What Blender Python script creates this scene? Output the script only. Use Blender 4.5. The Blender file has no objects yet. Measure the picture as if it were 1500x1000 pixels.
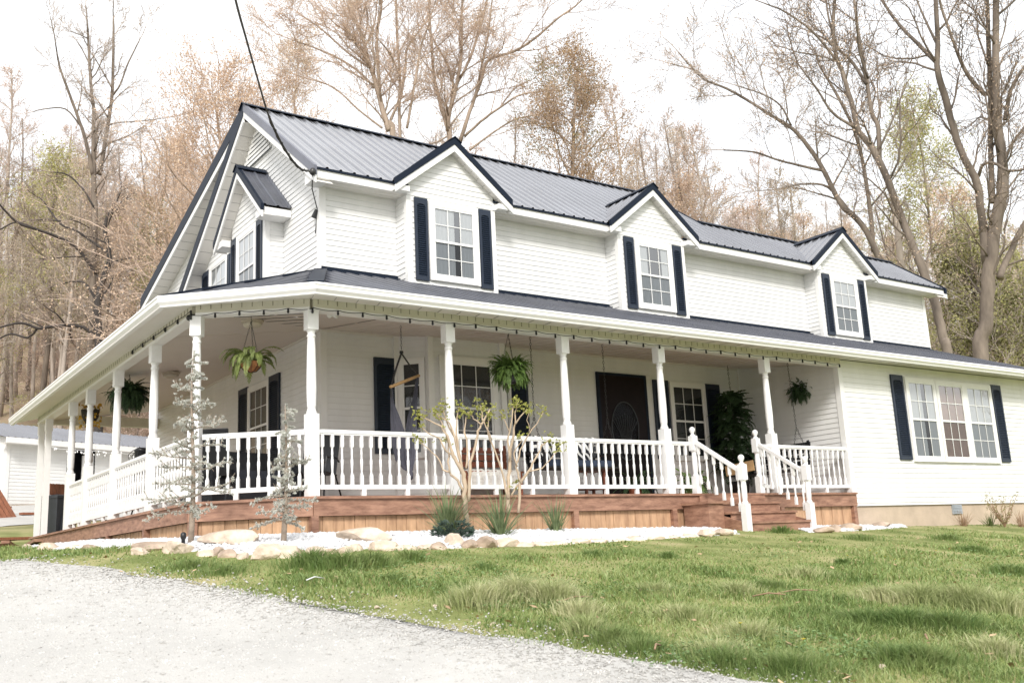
import bpy, bmesh, math, random
import numpy as np
from mathutils import Vector, Matrix
from math import radians as R

scene = bpy.context.scene
col = scene.collection
random.seed(7)
NP = np.random.default_rng(11)
V = Vector

# ------------------------------------------------------------------ camera
YAW, PITCH, ROLL, FPX = R(54.65242), R(12.08501), R(-2.76306), 1452.24
CAM = V((-4.91963, -11.24125, -0.78877))
_f = V((math.cos(PITCH)*math.cos(YAW), math.cos(PITCH)*math.sin(YAW), math.sin(PITCH)))
_r = V((math.sin(YAW), -math.cos(YAW), 0)); _u = _r.cross(_f)
_r2 = _r*math.cos(ROLL)+_u*math.sin(ROLL); _u2 = -_r*math.sin(ROLL)+_u*math.cos(ROLL)
cd = bpy.data.cameras.new('camera'); cam = bpy.data.objects.new('camera', cd); col.objects.link(cam)
cam.matrix_world = Matrix(((_r2.x, _u2.x, -_f.x, CAM.x), (_r2.y, _u2.y, -_f.y, CAM.y), (_r2.z, _u2.z, -_f.z, CAM.z), (0, 0, 0, 1)))
cd.sensor_width = 36; cd.lens = FPX/1500*36; cd.clip_end = 1000; cd.clip_start = .1
cd.dof.use_dof = True; cd.dof.focus_distance = 12.5; cd.dof.aperture_fstop = 4.5
scene.camera = cam

def ray(px, py):
    return _r2*((px-750)/FPX)-_u2*((py-500)/FPX)+_f
def on(px, py, ax, val):            # the point of the place seen at a pixel, on an axis plane
    d = ray(px, py); i = 'XYZ'.index(ax); return CAM+d*((val-CAM[i])/d[i])
def far(px, py, D):                 # the same at a horizontal distance D
    d = ray(px, py); return CAM+d*(D/math.hypot(d.x, d.y))

# ------------------------------------------------------------------ ground height
def sm(a, b, t):
    t = np.clip((t-a)/(b-a), 0, 1); return t*t*(3-2*t)
def ground(x, y):
    x = np.asarray(x, float); y = np.asarray(y, float)
    z = -.485-.014*np.clip(x, 0, 25)-.075*np.clip(-1.2-x, 0, 6)
    z = z-.14*np.minimum(np.clip(-.7-y, 0, None), 9.5)
    z = z+.033*np.clip(y+.5, 0, 11.5)+.15*np.clip(y-12.5, 0, 12)*sm(24, 6, x)+.05*np.clip(y-12.5, 0, 12)*sm(6, 24, x)
    s = .35*x+.94*y
    z = z+np.minimum(.36*np.clip(s-27, 0, None), 27)*sm(27, 40, s)
    return z
def gz(x, y): return float(ground(x, y))
def hit(px, py, dz=0.0):            # where a pixel's ray meets the ground
    d = ray(px, py); t = 2.0
    while t < 120:
        p = CAM+d*t
        if p.z < gz(p.x, p.y)+dz: return p
        t += .02
    return CAM+d*120

# ------------------------------------------------------------------ materials
MATS = {}
def mat(name, c, rough=.6, var=.12, scale=6.0, c2=None, metallic=0.0, bump=0.0, bscale=40.0, spec=.5, trans=0.0, detail=4.0, stretch=None):
    if name in MATS: return MATS[name]
    m = bpy.data.materials.new(name); m.use_nodes = True; nt = m.node_tree; N = nt.nodes; L = nt.links
    b = N['Principled BSDF']; b.inputs['Roughness'].default_value = rough; b.inputs['Metallic'].default_value = metallic
    b.inputs['Specular IOR Level'].default_value = spec
    tc = N.new('ShaderNodeTexCoord'); src = tc.outputs['Object']
    if stretch:
        mp = N.new('ShaderNodeMapping'); mp.inputs['Scale'].default_value = stretch; L.new(src, mp.inputs['Vector']); src = mp.outputs['Vector']
    nz = N.new('ShaderNodeTexNoise'); nz.inputs['Scale'].default_value = scale; nz.inputs['Detail'].default_value = detail; nz.inputs['Roughness'].default_value = .62
    L.new(src, nz.inputs['Vector'])
    cr = N.new('ShaderNodeValToRGB'); cr.color_ramp.elements[0].position = .3; cr.color_ramp.elements[1].position = .7
    lo = tuple(v*(1-var) for v in c); hi = tuple(min(1, v*(1+var)) for v in (c2 or c))
    cr.color_ramp.elements[0].color = (*lo, 1); cr.color_ramp.elements[1].color = (*hi, 1)
    L.new(nz.outputs['Fac'], cr.inputs['Fac']); L.new(cr.outputs['Color'], b.inputs['Base Color'])
    if bump:
        n2 = N.new('ShaderNodeTexNoise'); n2.inputs['Scale'].default_value = bscale; n2.inputs['Detail'].default_value = 5
        L.new(src, n2.inputs['Vector'])
        bp = N.new('ShaderNodeBump'); bp.inputs['Strength'].default_value = bump; bp.inputs['Distance'].default_value = .02
        L.new(n2.outputs['Fac'], bp.inputs['Height']); L.new(bp.outputs['Normal'], b.inputs['Normal'])
    if trans:
        tr = N.new('ShaderNodeBsdfTranslucent'); L.new(cr.outputs['Color'], tr.inputs['Color'])
        mx = N.new('ShaderNodeMixShader'); mx.inputs['Fac'].default_value = trans
        L.new(b.outputs[0], mx.inputs[1]); L.new(tr.outputs[0], mx.inputs[2]); L.new(mx.outputs[0], N['Material Output'].inputs['Surface'])
    MATS[name] = m; return m

WHITE = mat('white vinyl siding', (.765, .765, .76), .45, .055, 1.6, spec=.3, bump=.08, bscale=14, stretch=(1.6, 1.6, .35))
TRIM = mat('white painted trim', (.80, .795, .785), .38, .03, 3, spec=.4)
PAINT = mat('white gloss paint', (.80, .80, .80), .33, .03, 9, bump=.05, bscale=60)
SOFFIT = mat('vinyl soffit', (.74, .715, .68), .5, .03, 2)
CREAM = mat('beam cladding', (.62, .60, .50), .5, .08, 5)
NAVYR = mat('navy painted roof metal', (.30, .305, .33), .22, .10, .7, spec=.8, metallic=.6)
NAVYP = mat('shade toned navy roof metal', (.075, .08, .10), .36, .25, 1.2, spec=.6)  # darker copy of the roof metal; its weaker sky sheen is put into the colour
NAVY = mat('navy trim metal', (.010, .016, .030), .5, .12, 4, spec=.15)
RAKE = mat('sky lit navy trim', (.13, .135, .17), .4, .12, 4)  # lighter copy of the navy trim, sky reflection put into its colour
SHUT = mat('navy shutter vinyl', (.014, .023, .042), .42, .12, 5, spec=.4)
DECK = mat('red brown deck stain', (.235, .115, .075), .65, .25, 5, c2=(.33, .185, .125), bump=.2, bscale=25, stretch=(1, 1, 4))
SKIRT = mat('tan cedar skirting', (.46, .27, .16), .7, .2, 4, c2=(.52, .33, .2), bump=.2, bscale=25, stretch=(3, 3, .6))
FOUND = mat('tan parged foundation', (.50, .40, .31), .85, .12, 3, bump=.3, bscale=30)
VENT = mat('grey vent', (.33, .36, .39), .5, .1)
DOORM = mat('dark mahogany door', (.012, .007, .008), .4, .25, 7, bump=.05, spec=.12)
DARK = mat('dark room', (.012, .013, .016), .6, .3)
CURT = mat('sheer white curtain', (.80, .79, .77), .8, .06, 12, trans=.2, stretch=(9, 9, .5))
CURTB = mat('tan lined blind', (.40, .22, .14), .8, .15, 9)
BLACK = mat('black metal', (.012, .013, .016), .4, .2)
IRON = mat('dark chain steel', (.05, .05, .05), .4, .2, metallic=.6)
CABLE = mat('black cable', (.02, .02, .022), .6, .2)
SASH = mat('white window sash', (.78, .78, .77), .4, .03, 4)

def glassmat(name, refl, tint=(.82, .85, .87)):
    m = bpy.data.materials.new(name); m.use_nodes = True; nt = m.node_tree; N = nt.nodes; L = nt.links
    N.remove(N['Principled BSDF'])
    lw = N.new('ShaderNodeLayerWeight'); lw.inputs['Blend'].default_value = .5; fr = N.new('ShaderNodeMath'); fr.operation = 'POWER'; fr.inputs[1].default_value = 4.0; L.new(lw.outputs['Facing'], fr.inputs[0])
    ad = N.new('ShaderNodeMath'); ad.operation = 'ADD'; ad.inputs[1].default_value = refl; ad.use_clamp = True
    L.new(fr.outputs[0], ad.inputs[0])
    t = N.new('ShaderNodeBsdfTransparent'); t.inputs['Color'].default_value = (*tint, 1)
    gl = N.new('ShaderNodeBsdfGlossy'); gl.inputs['Roughness'].default_value = .015
    tc = N.new('ShaderNodeTexCoord'); nz = N.new('ShaderNodeTexNoise'); nz.inputs['Scale'].default_value = 2.2; L.new(tc.outputs['Object'], nz.inputs['Vector'])
    bp = N.new('ShaderNodeBump'); bp.inputs['Strength'].default_value = .06; bp.inputs['Distance'].default_value = .05
    L.new(nz.outputs['Fac'], bp.inputs['Height']); L.new(bp.outputs[0], gl.inputs['Normal'])
    mx = N.new('ShaderNodeMixShader'); L.new(ad.outputs[0], mx.inputs[0]); L.new(t.outputs[0], mx.inputs[1]); L.new(gl.outputs[0], mx.inputs[2])
    L.new(mx.outputs[0], N['Material Output'].inputs['Surface']); return m
GLASS = glassmat('window glass', .07); GLASSS = glassmat('screened window glass', .05, (.50, .53, .56)); GLASSB = glassmat('sky bright window glass', .26)
SCREEN = mat('insect screen', (.10, .11, .12), .7, .2, 60)

# ------------------------------------------------------------------ mesh helpers
def root_of(o):
    p = V((0, 0, 0))
    while o is not None: p += o.location; o = o.parent
    return p
class MB:
    def __init__(s): s.v = []; s.f = []
    def add(s, vs, fs):
        n = len(s.v); s.v += [tuple(v) for v in vs]; s.f += [tuple(i+n for i in f) for f in fs]; return s
    def hexa(s, p):     # 8 corners: bottom loop 0-3, top loop 4-7
        return s.add(p, [(3, 2, 1, 0), (4, 5, 6, 7), (0, 1, 5, 4), (1, 2, 6, 5), (2, 3, 7, 6), (3, 0, 4, 7)])
    def box(s, x0, x1, y0, y1, z0, z1):
        return s.hexa([(x0, y0, z0), (x1, y0, z0), (x1, y1, z0), (x0, y1, z0), (x0, y0, z1), (x1, y0, z1), (x1, y1, z1), (x0, y1, z1)])
    def beam(s, p0, p1, a, b):
        p0, p1, a, b = V(p0), V(p1), V(a), V(b)
        return s.hexa([p0, p0+a, p0+a+b, p0+b, p1, p1+a, p1+a+b, p1+b])
    def bar(s, p0, p1, w, h, up=(0, 0, 1)):
        p0, p1 = V(p0), V(p1); d = (p1-p0).normalized(); a = d.cross(V(up))
        if a.length < 1e-4: a = d.cross(V((1, 0, 0)))
        a.normalize(); b = a.cross(d).normalized(); return s.beam(p0-a*w/2-b*h/2, p1-a*w/2-b*h/2, a*w, b*h)
    def poly(s, pts): return s.add(pts, [tuple(range(len(pts)))])
    def slab(s, pts, d):        # a polygon given the thickness vector d
        d = V(d); n = len(pts); p = [V(q) for q in pts]
        return s.add(p+[q+d for q in p], [tuple(range(n)), tuple(range(2*n-1, n-1, -1))]+[(i, i+n, (i+1) % n+n, (i+1) % n) for i in range(n)])
    def tube(s, pts, rad, n=8, cap=True):
        pts = [V(p) for p in pts]; rad = rad if hasattr(rad, '__len__') else [rad]*len(pts)
        vs = []; up = None
        for i, p in enumerate(pts):
            d = (pts[min(i+1, len(pts)-1)]-pts[max(i-1, 0)]).normalized()
            if up is None:
                up = d.orthogonal().normalized()
            else:
                up = (up-d*up.dot(d)); up = up.normalized() if up.length > 1e-6 else d.orthogonal().normalized()
            w = d.cross(up)
            for k in range(n):
                a = 2*math.pi*k/n; vs.append(p+(up*math.cos(a)+w*math.sin(a))*rad[i])
        fs = [(i*n+k, i*n+(k+1) % n, (i+1)*n+(k+1) % n, (i+1)*n+k) for i in range(len(pts)-1) for k in range(n)]
        if cap: fs += [tuple(range(n-1, -1, -1)), tuple(range((len(pts)-1)*n, len(pts)*n))]
        return s.add(vs, fs)
    def lathe(s, prof, c=(0, 0, 0), n=12):
        vs = []; c = V(c)
        for r, z in prof:
            for k in range(n):
                a = 2*math.pi*k/n; vs.append((c.x+r*math.cos(a), c.y+r*math.sin(a), c.z+z))
        m = len(prof)
        fs = [(i*n+k, i*n+(k+1) % n, (i+1)*n+(k+1) % n, (i+1)*n+k) for i in range(m-1) for k in range(n)]
        fs += [tuple(range(n-1, -1, -1)), tuple(range((m-1)*n, m*n))]
        return s.add(vs, fs)
    def build(s, name, m, parent=None, smooth=False, local=False):
        off = V((0, 0, 0)) if (local or parent is None) else root_of(parent)
        me = bpy.data.meshes.new(name); me.from_pydata([(v[0]-off.x, v[1]-off.y, v[2]-off.z) for v in s.v], [], s.f); me.update()
        if smooth: me.shade_smooth()
        me.materials.append(m); o = bpy.data.objects.new(name, me); col.objects.link(o)
        if parent is not None: o.parent = parent
        return o
def build_each(mb, name, m, parent):
    """one object for every separate piece"""
    n = len(mb.v); par = list(range(n))
    def find(a):
        while par[a] != a: par[a] = par[par[a]]; a = par[a]
        return a
    for f in mb.f:
        for b in f[1:]: par[find(b)] = find(f[0])
    g = {}
    for f in mb.f: g.setdefault(find(f[0]), []).append(f)
    out = []
    for fs in g.values():
        idx = sorted({i for f in fs for i in f}); mp = {i: k for k, i in enumerate(idx)}; q = MB(); q.v = [mb.v[i] for i in idx]; q.f = [tuple(mp[i] for i in f) for f in fs]; out.append(q.build(name, m, parent))
    return out
def np_mesh(name, verts, faces, m, parent=None, smooth=False):
    off = root_of(parent) if parent is not None else V((0, 0, 0))
    verts = np.asarray(verts, np.float32)-np.array(off, np.float32); faces = np.asarray(faces, np.int32); k = faces.shape[1]
    me = bpy.data.meshes.new(name); me.vertices.add(len(verts)); me.vertices.foreach_set('co', verts.ravel())
    me.loops.add(faces.size); me.loops.foreach_set('vertex_index', faces.ravel())
    me.polygons.add(len(faces)); me.polygons.foreach_set('loop_start', np.arange(0, faces.size, k, dtype=np.int32))
    me.update(calc_edges=True); me.validate()
    if smooth: me.shade_smooth()
    me.materials.append(m); o = bpy.data.objects.new(name, me); col.objects.link(o)
    if parent is not None: o.parent = parent
    return o
def tag(o, label=None, cat=None, group=None, kind=None):
    if label: o['label'] = label
    if cat: o['category'] = cat
    if group: o['group'] = group
    if kind: o['kind'] = kind
    return o
def thing(name, loc, label, cat, group=None, rz=0):
    o = bpy.data.objects.new(name, None); col.objects.link(o); o.location = loc; o.rotation_euler.z = rz
    o.empty_display_size = .2
    return tag(o, label, cat, group)
def copy_tree(o, parent=None):
    c = o.copy(); col.objects.link(c); c.parent = parent
    for ch in list(o.children): copy_tree(ch, c)
    return c
def clip(poly, a, b, c):            # keep a*u+b*v+c >= 0
    out = []
    for i in range(len(poly)):
        p, q = poly[i], poly[(i+1) % len(poly)]
        dp, dq = a*p[0]+b*p[1]+c, a*q[0]+b*q[1]+c
        if dp >= -1e-9: out.append(p)
        if (dp > 1e-9 and dq < -1e-9) or (dp < -1e-9 and dq > 1e-9):
            t = dp/(dp-dq); out.append((p[0]+(q[0]-p[0])*t, p[1]+(q[1]-p[1])*t))
    return out
def lap(mb, poly, O, U, W, N, course=.092, d=.0115):
    """lapped boards over a convex (u, w) polygon; boards run along U, each standing d proud at its lower edge"""
    O, U, W, N = V(O), V(U), V(W), V(N)
    w0 = min(p[1] for p in poly); w1 = max(p[1] for p in poly)
    for k in range(math.floor(w0/course), math.ceil(w1/course)):
        a, b = k*course, (k+1)*course
        q = clip(clip(poly, 0, 1, -a), 0, -1, b)
        if len(q) < 3: continue
        mb.poly([O+U*u+W*w+N*(d*(1-(w-a)/course)+.001) for u, w in q])
        lo = [p for p in q if p[1] < a+1e-6]
        if len(lo) >= 2:
            u0, u1 = min(p[0] for p in lo), max(p[0] for p in lo)
            mb.poly([O+U*u0+W*a+N*.001, O+U*u1+W*a+N*.001, O+U*u1+W*a+N*(d+.001), O+U*u0+W*a+N*(d+.001)])
    return mb
def ribs(mb, poly, O, U, W, pitch=.23, h=.022, ph=0.0):
    """ribbed sheet metal over a convex (u, w) polygon; ribs run along W"""
    O, U, W = V(O), V(U), V(W); N = U.cross(W).normalized()
    if N.z < 0: N = -N
    u0 = min(p[0] for p in poly); u1 = max(p[0] for p in poly); bk = []
    for k in range(math.floor((u0-ph)/pitch)-1, math.ceil((u1-ph)/pitch)+2):
        c = k*pitch+ph; bk += [(c-.03, 0), (c-.014, h), (c+.014, h), (c+.03, 0), (c+pitch*.5-.012, 0), (c+pitch*.5, .004), (c+pitch*.5+.012, 0)]
    bk.sort()
    for (a, ha), (b, hb) in zip(bk, bk[1:]):
        if b <= u0 or a >= u1: continue
        q = clip(clip(poly, 1, 0, -a), -1, 0, b)
        if len(q) < 3: continue
        mb.poly([O+U*u+W*w+N*(ha+(hb-ha)*(u-a)/(b-a)) for u, w in q])
    return mb
# ================================================================== HOUSE
HX, HY, XR = 1.22, 2.42, 17.37          # house corner and right end
WX = 10.36                              # left side of the wing
P0, P1 = (-1.15, .86), (0, 0)           # chamfered porch corner
CEIL = 2.69
house = thing('farmhouse', (5, 4, -.55), 'two storey white farmhouse with navy metal roof, three dormers and a wraparound porch', 'house')
H = house
ex, ey, ez = V((1, 0, 0)), V((0, 1, 0)), V((0, 0, 1))
zt = (HY-.0, )
# ---- walls
def wall(poly, O, U, N, name='wall', m=WHITE): return lap(MB(), poly, O, U, ez, N).build(name, m, H)
wall([(HX, 3.45), (XR, 3.45), (XR, 5.02), (HX, 5.02)], (0, HY, 0), ex, -ey)
wall([(HX, -.02), (2.49, -.02), (2.49, CEIL+.05), (HX, CEIL+.05)], (0, HY, 0), ex, -ey)
wall([(4.62, -.02), (WX, -.02), (WX, CEIL+.05), (4.62, CEIL+.05)], (0, HY, 0), ex, -ey)
wall([(-11.3, -.1), (-HY, -.1), (-HY, CEIL+.05), (-11.3, CEIL+.05)], (HX, 0, 0), -ey, -ex)
wall([(-8.7, 3.4), (-HY, 3.4), (-HY, 5.25), (-5.1, 7.27), (-8.7, 4.60)], (HX, 0, 0), -ey, -ex, 'gable_wall')
wall([(-11.3, 3.3), (-5.1, 3.3), (-5.1, 7.2), (-11.3, 5.31)], (HX+.06, 0, 0), -ey, -ex, 'gable_wall')
wall([(-HY, -.02), (0, -.02), (0, CEIL+.05), (-HY, CEIL+.05)], (WX, 0, 0), -ey, -ex)
wall([(WX, -.235), (XR, -.235), (XR, 2.43), (WX, 2.43)], (0, 0, 0), ex, -ey)
mb = MB(); mb.poly([(XR, 0, -.3), (XR, 4.9, -.3), (XR, 4.9, 5.0), (XR, HY, 5.0), (XR, HY, 3.5), (XR, 0, 2.5)])
mb.poly([(HX+.06, 11.3, -.2), (HX+.06, 11.3, 5.2), (10.7, 11.3, 5.2), (10.7, 11.3, -.2)]); mb.poly([(10.7, 4.9, -.3), (10.7, 11.3, -.3), (10.7, 11.3, 5.2), (10.7, 5.1, 7.2), (10.7, 4.9, 7)])
mb.poly([(10.7, 4.9, -.3), (XR, 4.9, -.3), (XR, 4.9, 5.1), (10.7, 4.9, 5.1)]); mb.poly([(XR+.001, 2.42, 5.0), (XR+.001, 3.46, 6.1), (XR+.001, 4.9, 5.0)])
mb.build('rear_wall', WHITE, H)
MB().box(WX+.03, XR-.02, .03, 2.3, -.9, -.236).build('foundation', FOUND, H)
fv = MB(); fv.box(13.46, 13.79, .005, .03, -.43, -.25)
for k in range(6): fv.beam((13.48, -.008, -.42+k*.028), (13.77, -.008, -.42+k*.028), (0, .012, 0), (0, .006, .016))
fv.build('foundation_vent', VENT, H)
# bay
bl, bf0, bf1, br = (2.49, HY), (2.86, 2.0), (4.23, 2.0), (4.62, HY)
bay = MB()
for a, b in ((bl, bf0), (bf0, bf1), (bf1, br)):
    a, b = V((*a, 0)), V((*b, 0)); L = (b-a).length; U = (b-a)/L; N = U.cross(ez)
    lap(bay, [(0, -.02), (L, -.02), (L, CEIL+.05), (0, CEIL+.05)], a, U, ez, N)
bay = bay.build('bay_wall', WHITE, H)
t = MB()
for p in (bl, bf0, bf1, br): t.box(p[0]-.05, p[0]+.05, p[1]-.05, p[1]+.04, -.01, CEIL)
build_each(t, 'corner_trim', TRIM, bay)
# corner trims
t = MB(); t.box(HX-.025, HX+.085, HY-.025, HY+.085, 0, CEIL); t.box(HX-.025, HX+.085, HY-.025, HY+.085, 3.5, 5.0)
t.box(WX-.022, WX+.09, -.022, .09, -.24, 2.42); t.box(WX-.03, WX, HY-.05, HY, 0, CEIL); t.box(XR-.09, XR+.02, HY-.022, HY+.09, 3.4, 5.0)
t.box(XR-.09, XR+.02, -.022, .09, -.24, 2.42)
t.box(2.435, 2.49, HY-.02, HY, 0, CEIL); t.box(4.62, 4.68, HY-.02, HY, 0, CEIL)
build_each(t, 'corner_trim', TRIM, H)
# ---- windows
def window(O, U, N, w, h, style='curtain', case=.085, cols=3, rows=2, parent=None, bright=False):
    """double hung window; O is the lower left corner of the glazed opening"""
    O, U, N = V(O), V(U), V(N); Z = ez
    def bx(mb, u0, u1, z0, z1, n0, n1): mb.beam(O+U*u0+Z*z0+N*n0, O+U*u1+Z*z0+N*n0, Z*(z1-z0), N*(n1-n0))
    f = MB(); c = case
    bx(f, -c, 0, -c, h+c, .002, .05); bx(f, w, w+c, -c, h+c, .002, .05); bx(f, 0, w, h, h+c, .002, .048); bx(f, -.02, w+.02, -c, 0, .002, .062)
    fr = f.build('window', TRIM, parent or H)
    b = MB(); bx(b, 0, w, 0, h, .0125, .0145); b.build('interior', DARK, fr)
    if style != 'dark':
        cm = MB(); 
        def drape(u0, u1, z0, z1, n=14):
            vs = []
            for i in range(n+1):
                u = u0+(u1-u0)*i/n; d = .0175+.0022*math.sin(i*2.3)
                vs += [O+U*u+Z*z0+N*d, O+U*u+Z*z1+N*d]
            cm.add(vs, [(2*i, 2*i+2, 2*i+3, 2*i+1) for i in range(n)])
        if style == 'curtain': drape(.0, w, .0, h, 26)
        elif style == 'half': drape(.0, w*.52, 0, h, 16); drape(w*.68, w, 0, h, 10)
        elif style == 'low': drape(.02, w*.98, 0, h*.5, 22); drape(0, w*.3, h*.5, h, 8); drape(w*.75, w, h*.5, h, 8)
        elif style == 'blind': drape(0, w, 0, h, 12)
        cm.build('blind' if style == 'blind' else 'curtain', CURTB if style == 'blind' else CURT, fr)
    for k, (z0, z1, n0, n1) in enumerate(((h*.5-.02, h, .028, .042), (0, h*.5+.02, .0225, .036))):
        s_ = MB(); e = .034
        bx(s_, 0, e, z0, z1, n0, n1); bx(s_, w-e, w, z0, z1, n0, n1); bx(s_, e, w-e, z0, z0+e, n0, n1); bx(s_, e, w-e, z1-e, z1, n0, n1)
        for i in range(1, cols): x = e+(w-2*e)*i/cols; bx(s_, x-.007, x+.007, z0+e, z1-e, n0+.004, n1-.004)
        for i in range(1, rows): z = z0+e+(z1-z0-2*e)*i/rows; bx(s_, e, w-e, z-.007, z+.007, n0+.003, n1-.005)
        s_.build('sash', SASH, fr)
        g_ = MB(); n = n0+.002; g_.poly([O+U*e+Z*(z0+e)+N*n, O+U*(w-e)+Z*(z0+e)+N*n, O+U*(w-e)+Z*(z1-e)+N*n, O+U*e+Z*(z1-e)+N*n]); g_.build('glass', GLASSB if (bright and k == 0) else GLASSS if bright else GLASS, fr)
    return fr
def shutter(O, U, N, w, h, parent=None):
    O, U, N = V(O), V(U), V(N); Z = ez; m = MB(); e = .042
    def bx(u0, u1, z0, z1, n0, n1): m.beam(O+U*u0+Z*z0+N*n0, O+U*u1+Z*z0+N*n0, Z*(z1-z0), N*(n1-n0))
    bx(0, e, 0, h, .012, .045); bx(w-e, w, 0, h, .012, .045); bx(e, w-e, 0, .07, .012, .044); bx(e, w-e, h-.10, h, .012, .044)
    for k in range(5):       # arched head
        a0, a1 = math.pi*k/5, math.pi*(k+1)/5; r = (w-2*e)/2
        p = [O+U*(w/2-r*math.cos(a))+Z*(h-.1-.0)+N*.043-Z*(.035*(1-math.sin(a))) for a in (a0, a1)]
        q = [O+U*(w/2-r*math.cos(a))+Z*(h-.1)+N*.043 for a in (a0, a1)]
        m.poly([p[0], p[1], q[1], q[0]])
    bx(e, w-e, .07, h-.1, .0135, .018)
    n = int((h-.17)/.036)
    for k in range(n):
        z = .075+k*(h-.18)/n
        m.beam(O+U*e+Z*z+N*.042, O+U*(w-e)+Z*z+N*.042, Z*.006+N*.0, Z*.026-N*.022)
    return m.build('shutter', SHUT, parent or H)
# ---- main roof
EZ, EY, SL = 5.13, 2.0, .743
RX = .92
def fz(y): return EZ+SL*(y-EY)
W_ = V((0, 1, SL)); Wl = W_.length; W_ /= Wl
DC = (3.40, 7.88, 13.66); DH = 1.12; DAZ = 6.02; DY = 1.87
vm = ((DAZ-EZ)/SL)*Wl       # slope length where a dormer ridge meets the roof
spans = []; x = RX
for c in DC:
    spans.append((x, c-DH)); spans.append((c-DH, c)); spans.append((c, c+DH)); x = c+DH
spans.append((x, 17.71))
top = lambda X: (5.1-EY)*Wl if X < 10.7 else (3.46-EY)*Wl
rf = MB()
def seg(a, b, wa, wb):
    cuts = [a]+([10.7] if a < 10.7 < b else [])+[b]
    for p, q in zip(cuts, cuts[1:]):
        f = lambda X: wa+(wb-wa)*(X-a)/(b-a)
        ribs(rf, [(p, f(p)), (q, f(q)), (q, top((p+q)/2)), (p, top((p+q)/2))], (0, EY, EZ), ex, W_)
for a, b in spans:
    c = [d for d in DC if abs(a-d) < 1e-6 or abs(b-d) < 1e-6]
    if not c: seg(a, b, 0, 0)
    elif abs(b-c[0]) < 1e-6: seg(a, b, .0, vm)
    else: seg(a, b, vm, .0)
rf.poly([(RX, 5.1, fz(5.1)), (10.7, 5.1, fz(5.1)), (10.7, 9.05, fz(5.1)-.715*3.95), (RX, 9.05, fz(5.1)-.715*3.95)])
rf.poly([(10.7, 3.46, fz(3.46)), (17.71, 3.46, fz(3.46)), (17.71, 5.2, fz(3.46)-SL*1.74), (10.7, 5.2, fz(3.46)-SL*1.74)])
rf.poly([(RX+.02, 5.1, 7.42), (10.7, 5.1, 7.42), (10.7, 11.77, 5.36), (RX+.02, 11.77, 5.36)])
roof = rf.build('roof', NAVYR, H)
rc = MB()
for x0, x1, y in ((RX-.03, 10.72, 5.1), (10.72, 17.74, 3.46)):
    z = fz(y)+.035
    rc.slab([(x0, y-.16, z-.10), (x0, y, z), (x1, y, z), (x1, y-.16, z-.10)], (0, 0, .012)); rc.slab([(x0, y, z), (x0, y+.16, z-.1), (x1, y+.16, z-.1), (x1, y, z)], (0, 0, .012))
rc.build('ridge_cap', NAVY, roof)
# rakes of the main gable
def rake(mb_n, mb_w, _unused, x0, y0, z0, y1, z1, xs, nh=.16, wh=.12, th=.05):
    """navy rake trim, white board below it and the soffit back to the wall at xs"""
    sx = 1 if xs > x0 else -1
    mb_n.beam((x0, y0, z0+.03), (x0, y1, z1+.03), (sx*th, 0, 0), (0, 0, -nh))
    mb_w.beam((x0+sx*.012, y0, z0+.03-nh), (x0+sx*.012, y1, z1+.03-nh), (sx*.03, 0, 0), (0, 0, -wh))
    mb_s = MB(); n = max(3, int(math.hypot(y1-y0, z1-z0)/.3)); zz = -nh-wh+.05
    for k in range(n):
        a, b = k/n, (k+1)/n
        p = lambda t, X, dz: (X, y0+(y1-y0)*t, z0+(z1-z0)*t+zz+dz)
        mb_s.poly([p(a, x0+sx*.04, 0), p(b, x0+sx*.04, -.006), p(b, xs, -.006), p(a, xs, 0)])
    mb_s.build('rake_soffit', SOFFIT, H)
rn, rw, rs, rg = MB(), MB(), MB(), MB()
rake(rg, rw, rs, RX, 1.97, EZ-.02, 5.1, fz(5.1), HX+.02)
rake(rn, rw, rs, RX, 9.05, fz(5.1)-.715*3.95, 5.1, fz(5.1), HX+.02, nh=.25)
rake(rn, rw, rs, RX+.006, 11.77, 5.36, 5.12, 7.42, HX+.08, nh=.24)
rake(rn, rw, rs, 17.72, 1.97, EZ-.02, 3.46, fz(3.46), XR-.02); rake(rn, rw, rs, 17.72, 5.2, fz(3.46)-SL*1.74, 3.46, fz(3.46), XR-.02)
rake(rn, rw, rs, 10.72, 3.3, fz(3.3), 5.1, fz(5.1), 10.6)
build_each(rn, 'rake_trim', NAVY, H); build_each(rg, 'rake_trim', RAKE, H); build_each(rw, 'rake_board', TRIM, H); pass
# eaves between dormers
fa, so, dr = MB(), MB(), MB()
for a, b in ((RX+.045, DC[0]-.83), (DC[0]+.83, DC[1]-.83), (DC[1]+.83, DC[2]-.83), (DC[2]+.83, 17.68)):
    fa.box(a, b, 2.025, 2.05, 4.97, 5.10)
    lap(MB(), [(a, 2.05), (b, 2.05), (b, HY), (a, HY)], (0, 0, 4.985), ex, ey, -ez, .12, .005).build('soffit', SOFFIT, H)
    dr.box(a, b, EY-.004, 2.03, 5.095, 5.125)
fa.box(RX+.0455, HX, 2.051, HY, 4.96, 5.115); fa.poly([(RX+.05, 2.05, 4.975), (HX, 2.05, 4.975), (HX, HY, 4.975), (RX+.05, HY, 4.975)])
build_each(fa, 'fascia', TRIM, H); build_each(dr, 'drip_edge', NAVY, H)
# gable vent
gv = MB(); pk = 7.02
for k in range(7):
    z = 6.42+k*.083; hw = max(.03, (7.06-z)*1.02)
    gv.beam((HX-.018, 5.1-hw, z), (HX-.018, 5.1+hw, z), (-.035, 0, -.03), (0, 0, .055))
gvn = gv.build('gable_vent', TRIM, H)
MB().slab([(HX-.016, 5.1-.68, 6.4), (HX-.016, 5.1+.68, 6.4), (HX-.016, 5.1, 7.05)], (.006, 0, 0)).build('vent_screen', VENT, gvn)
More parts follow.
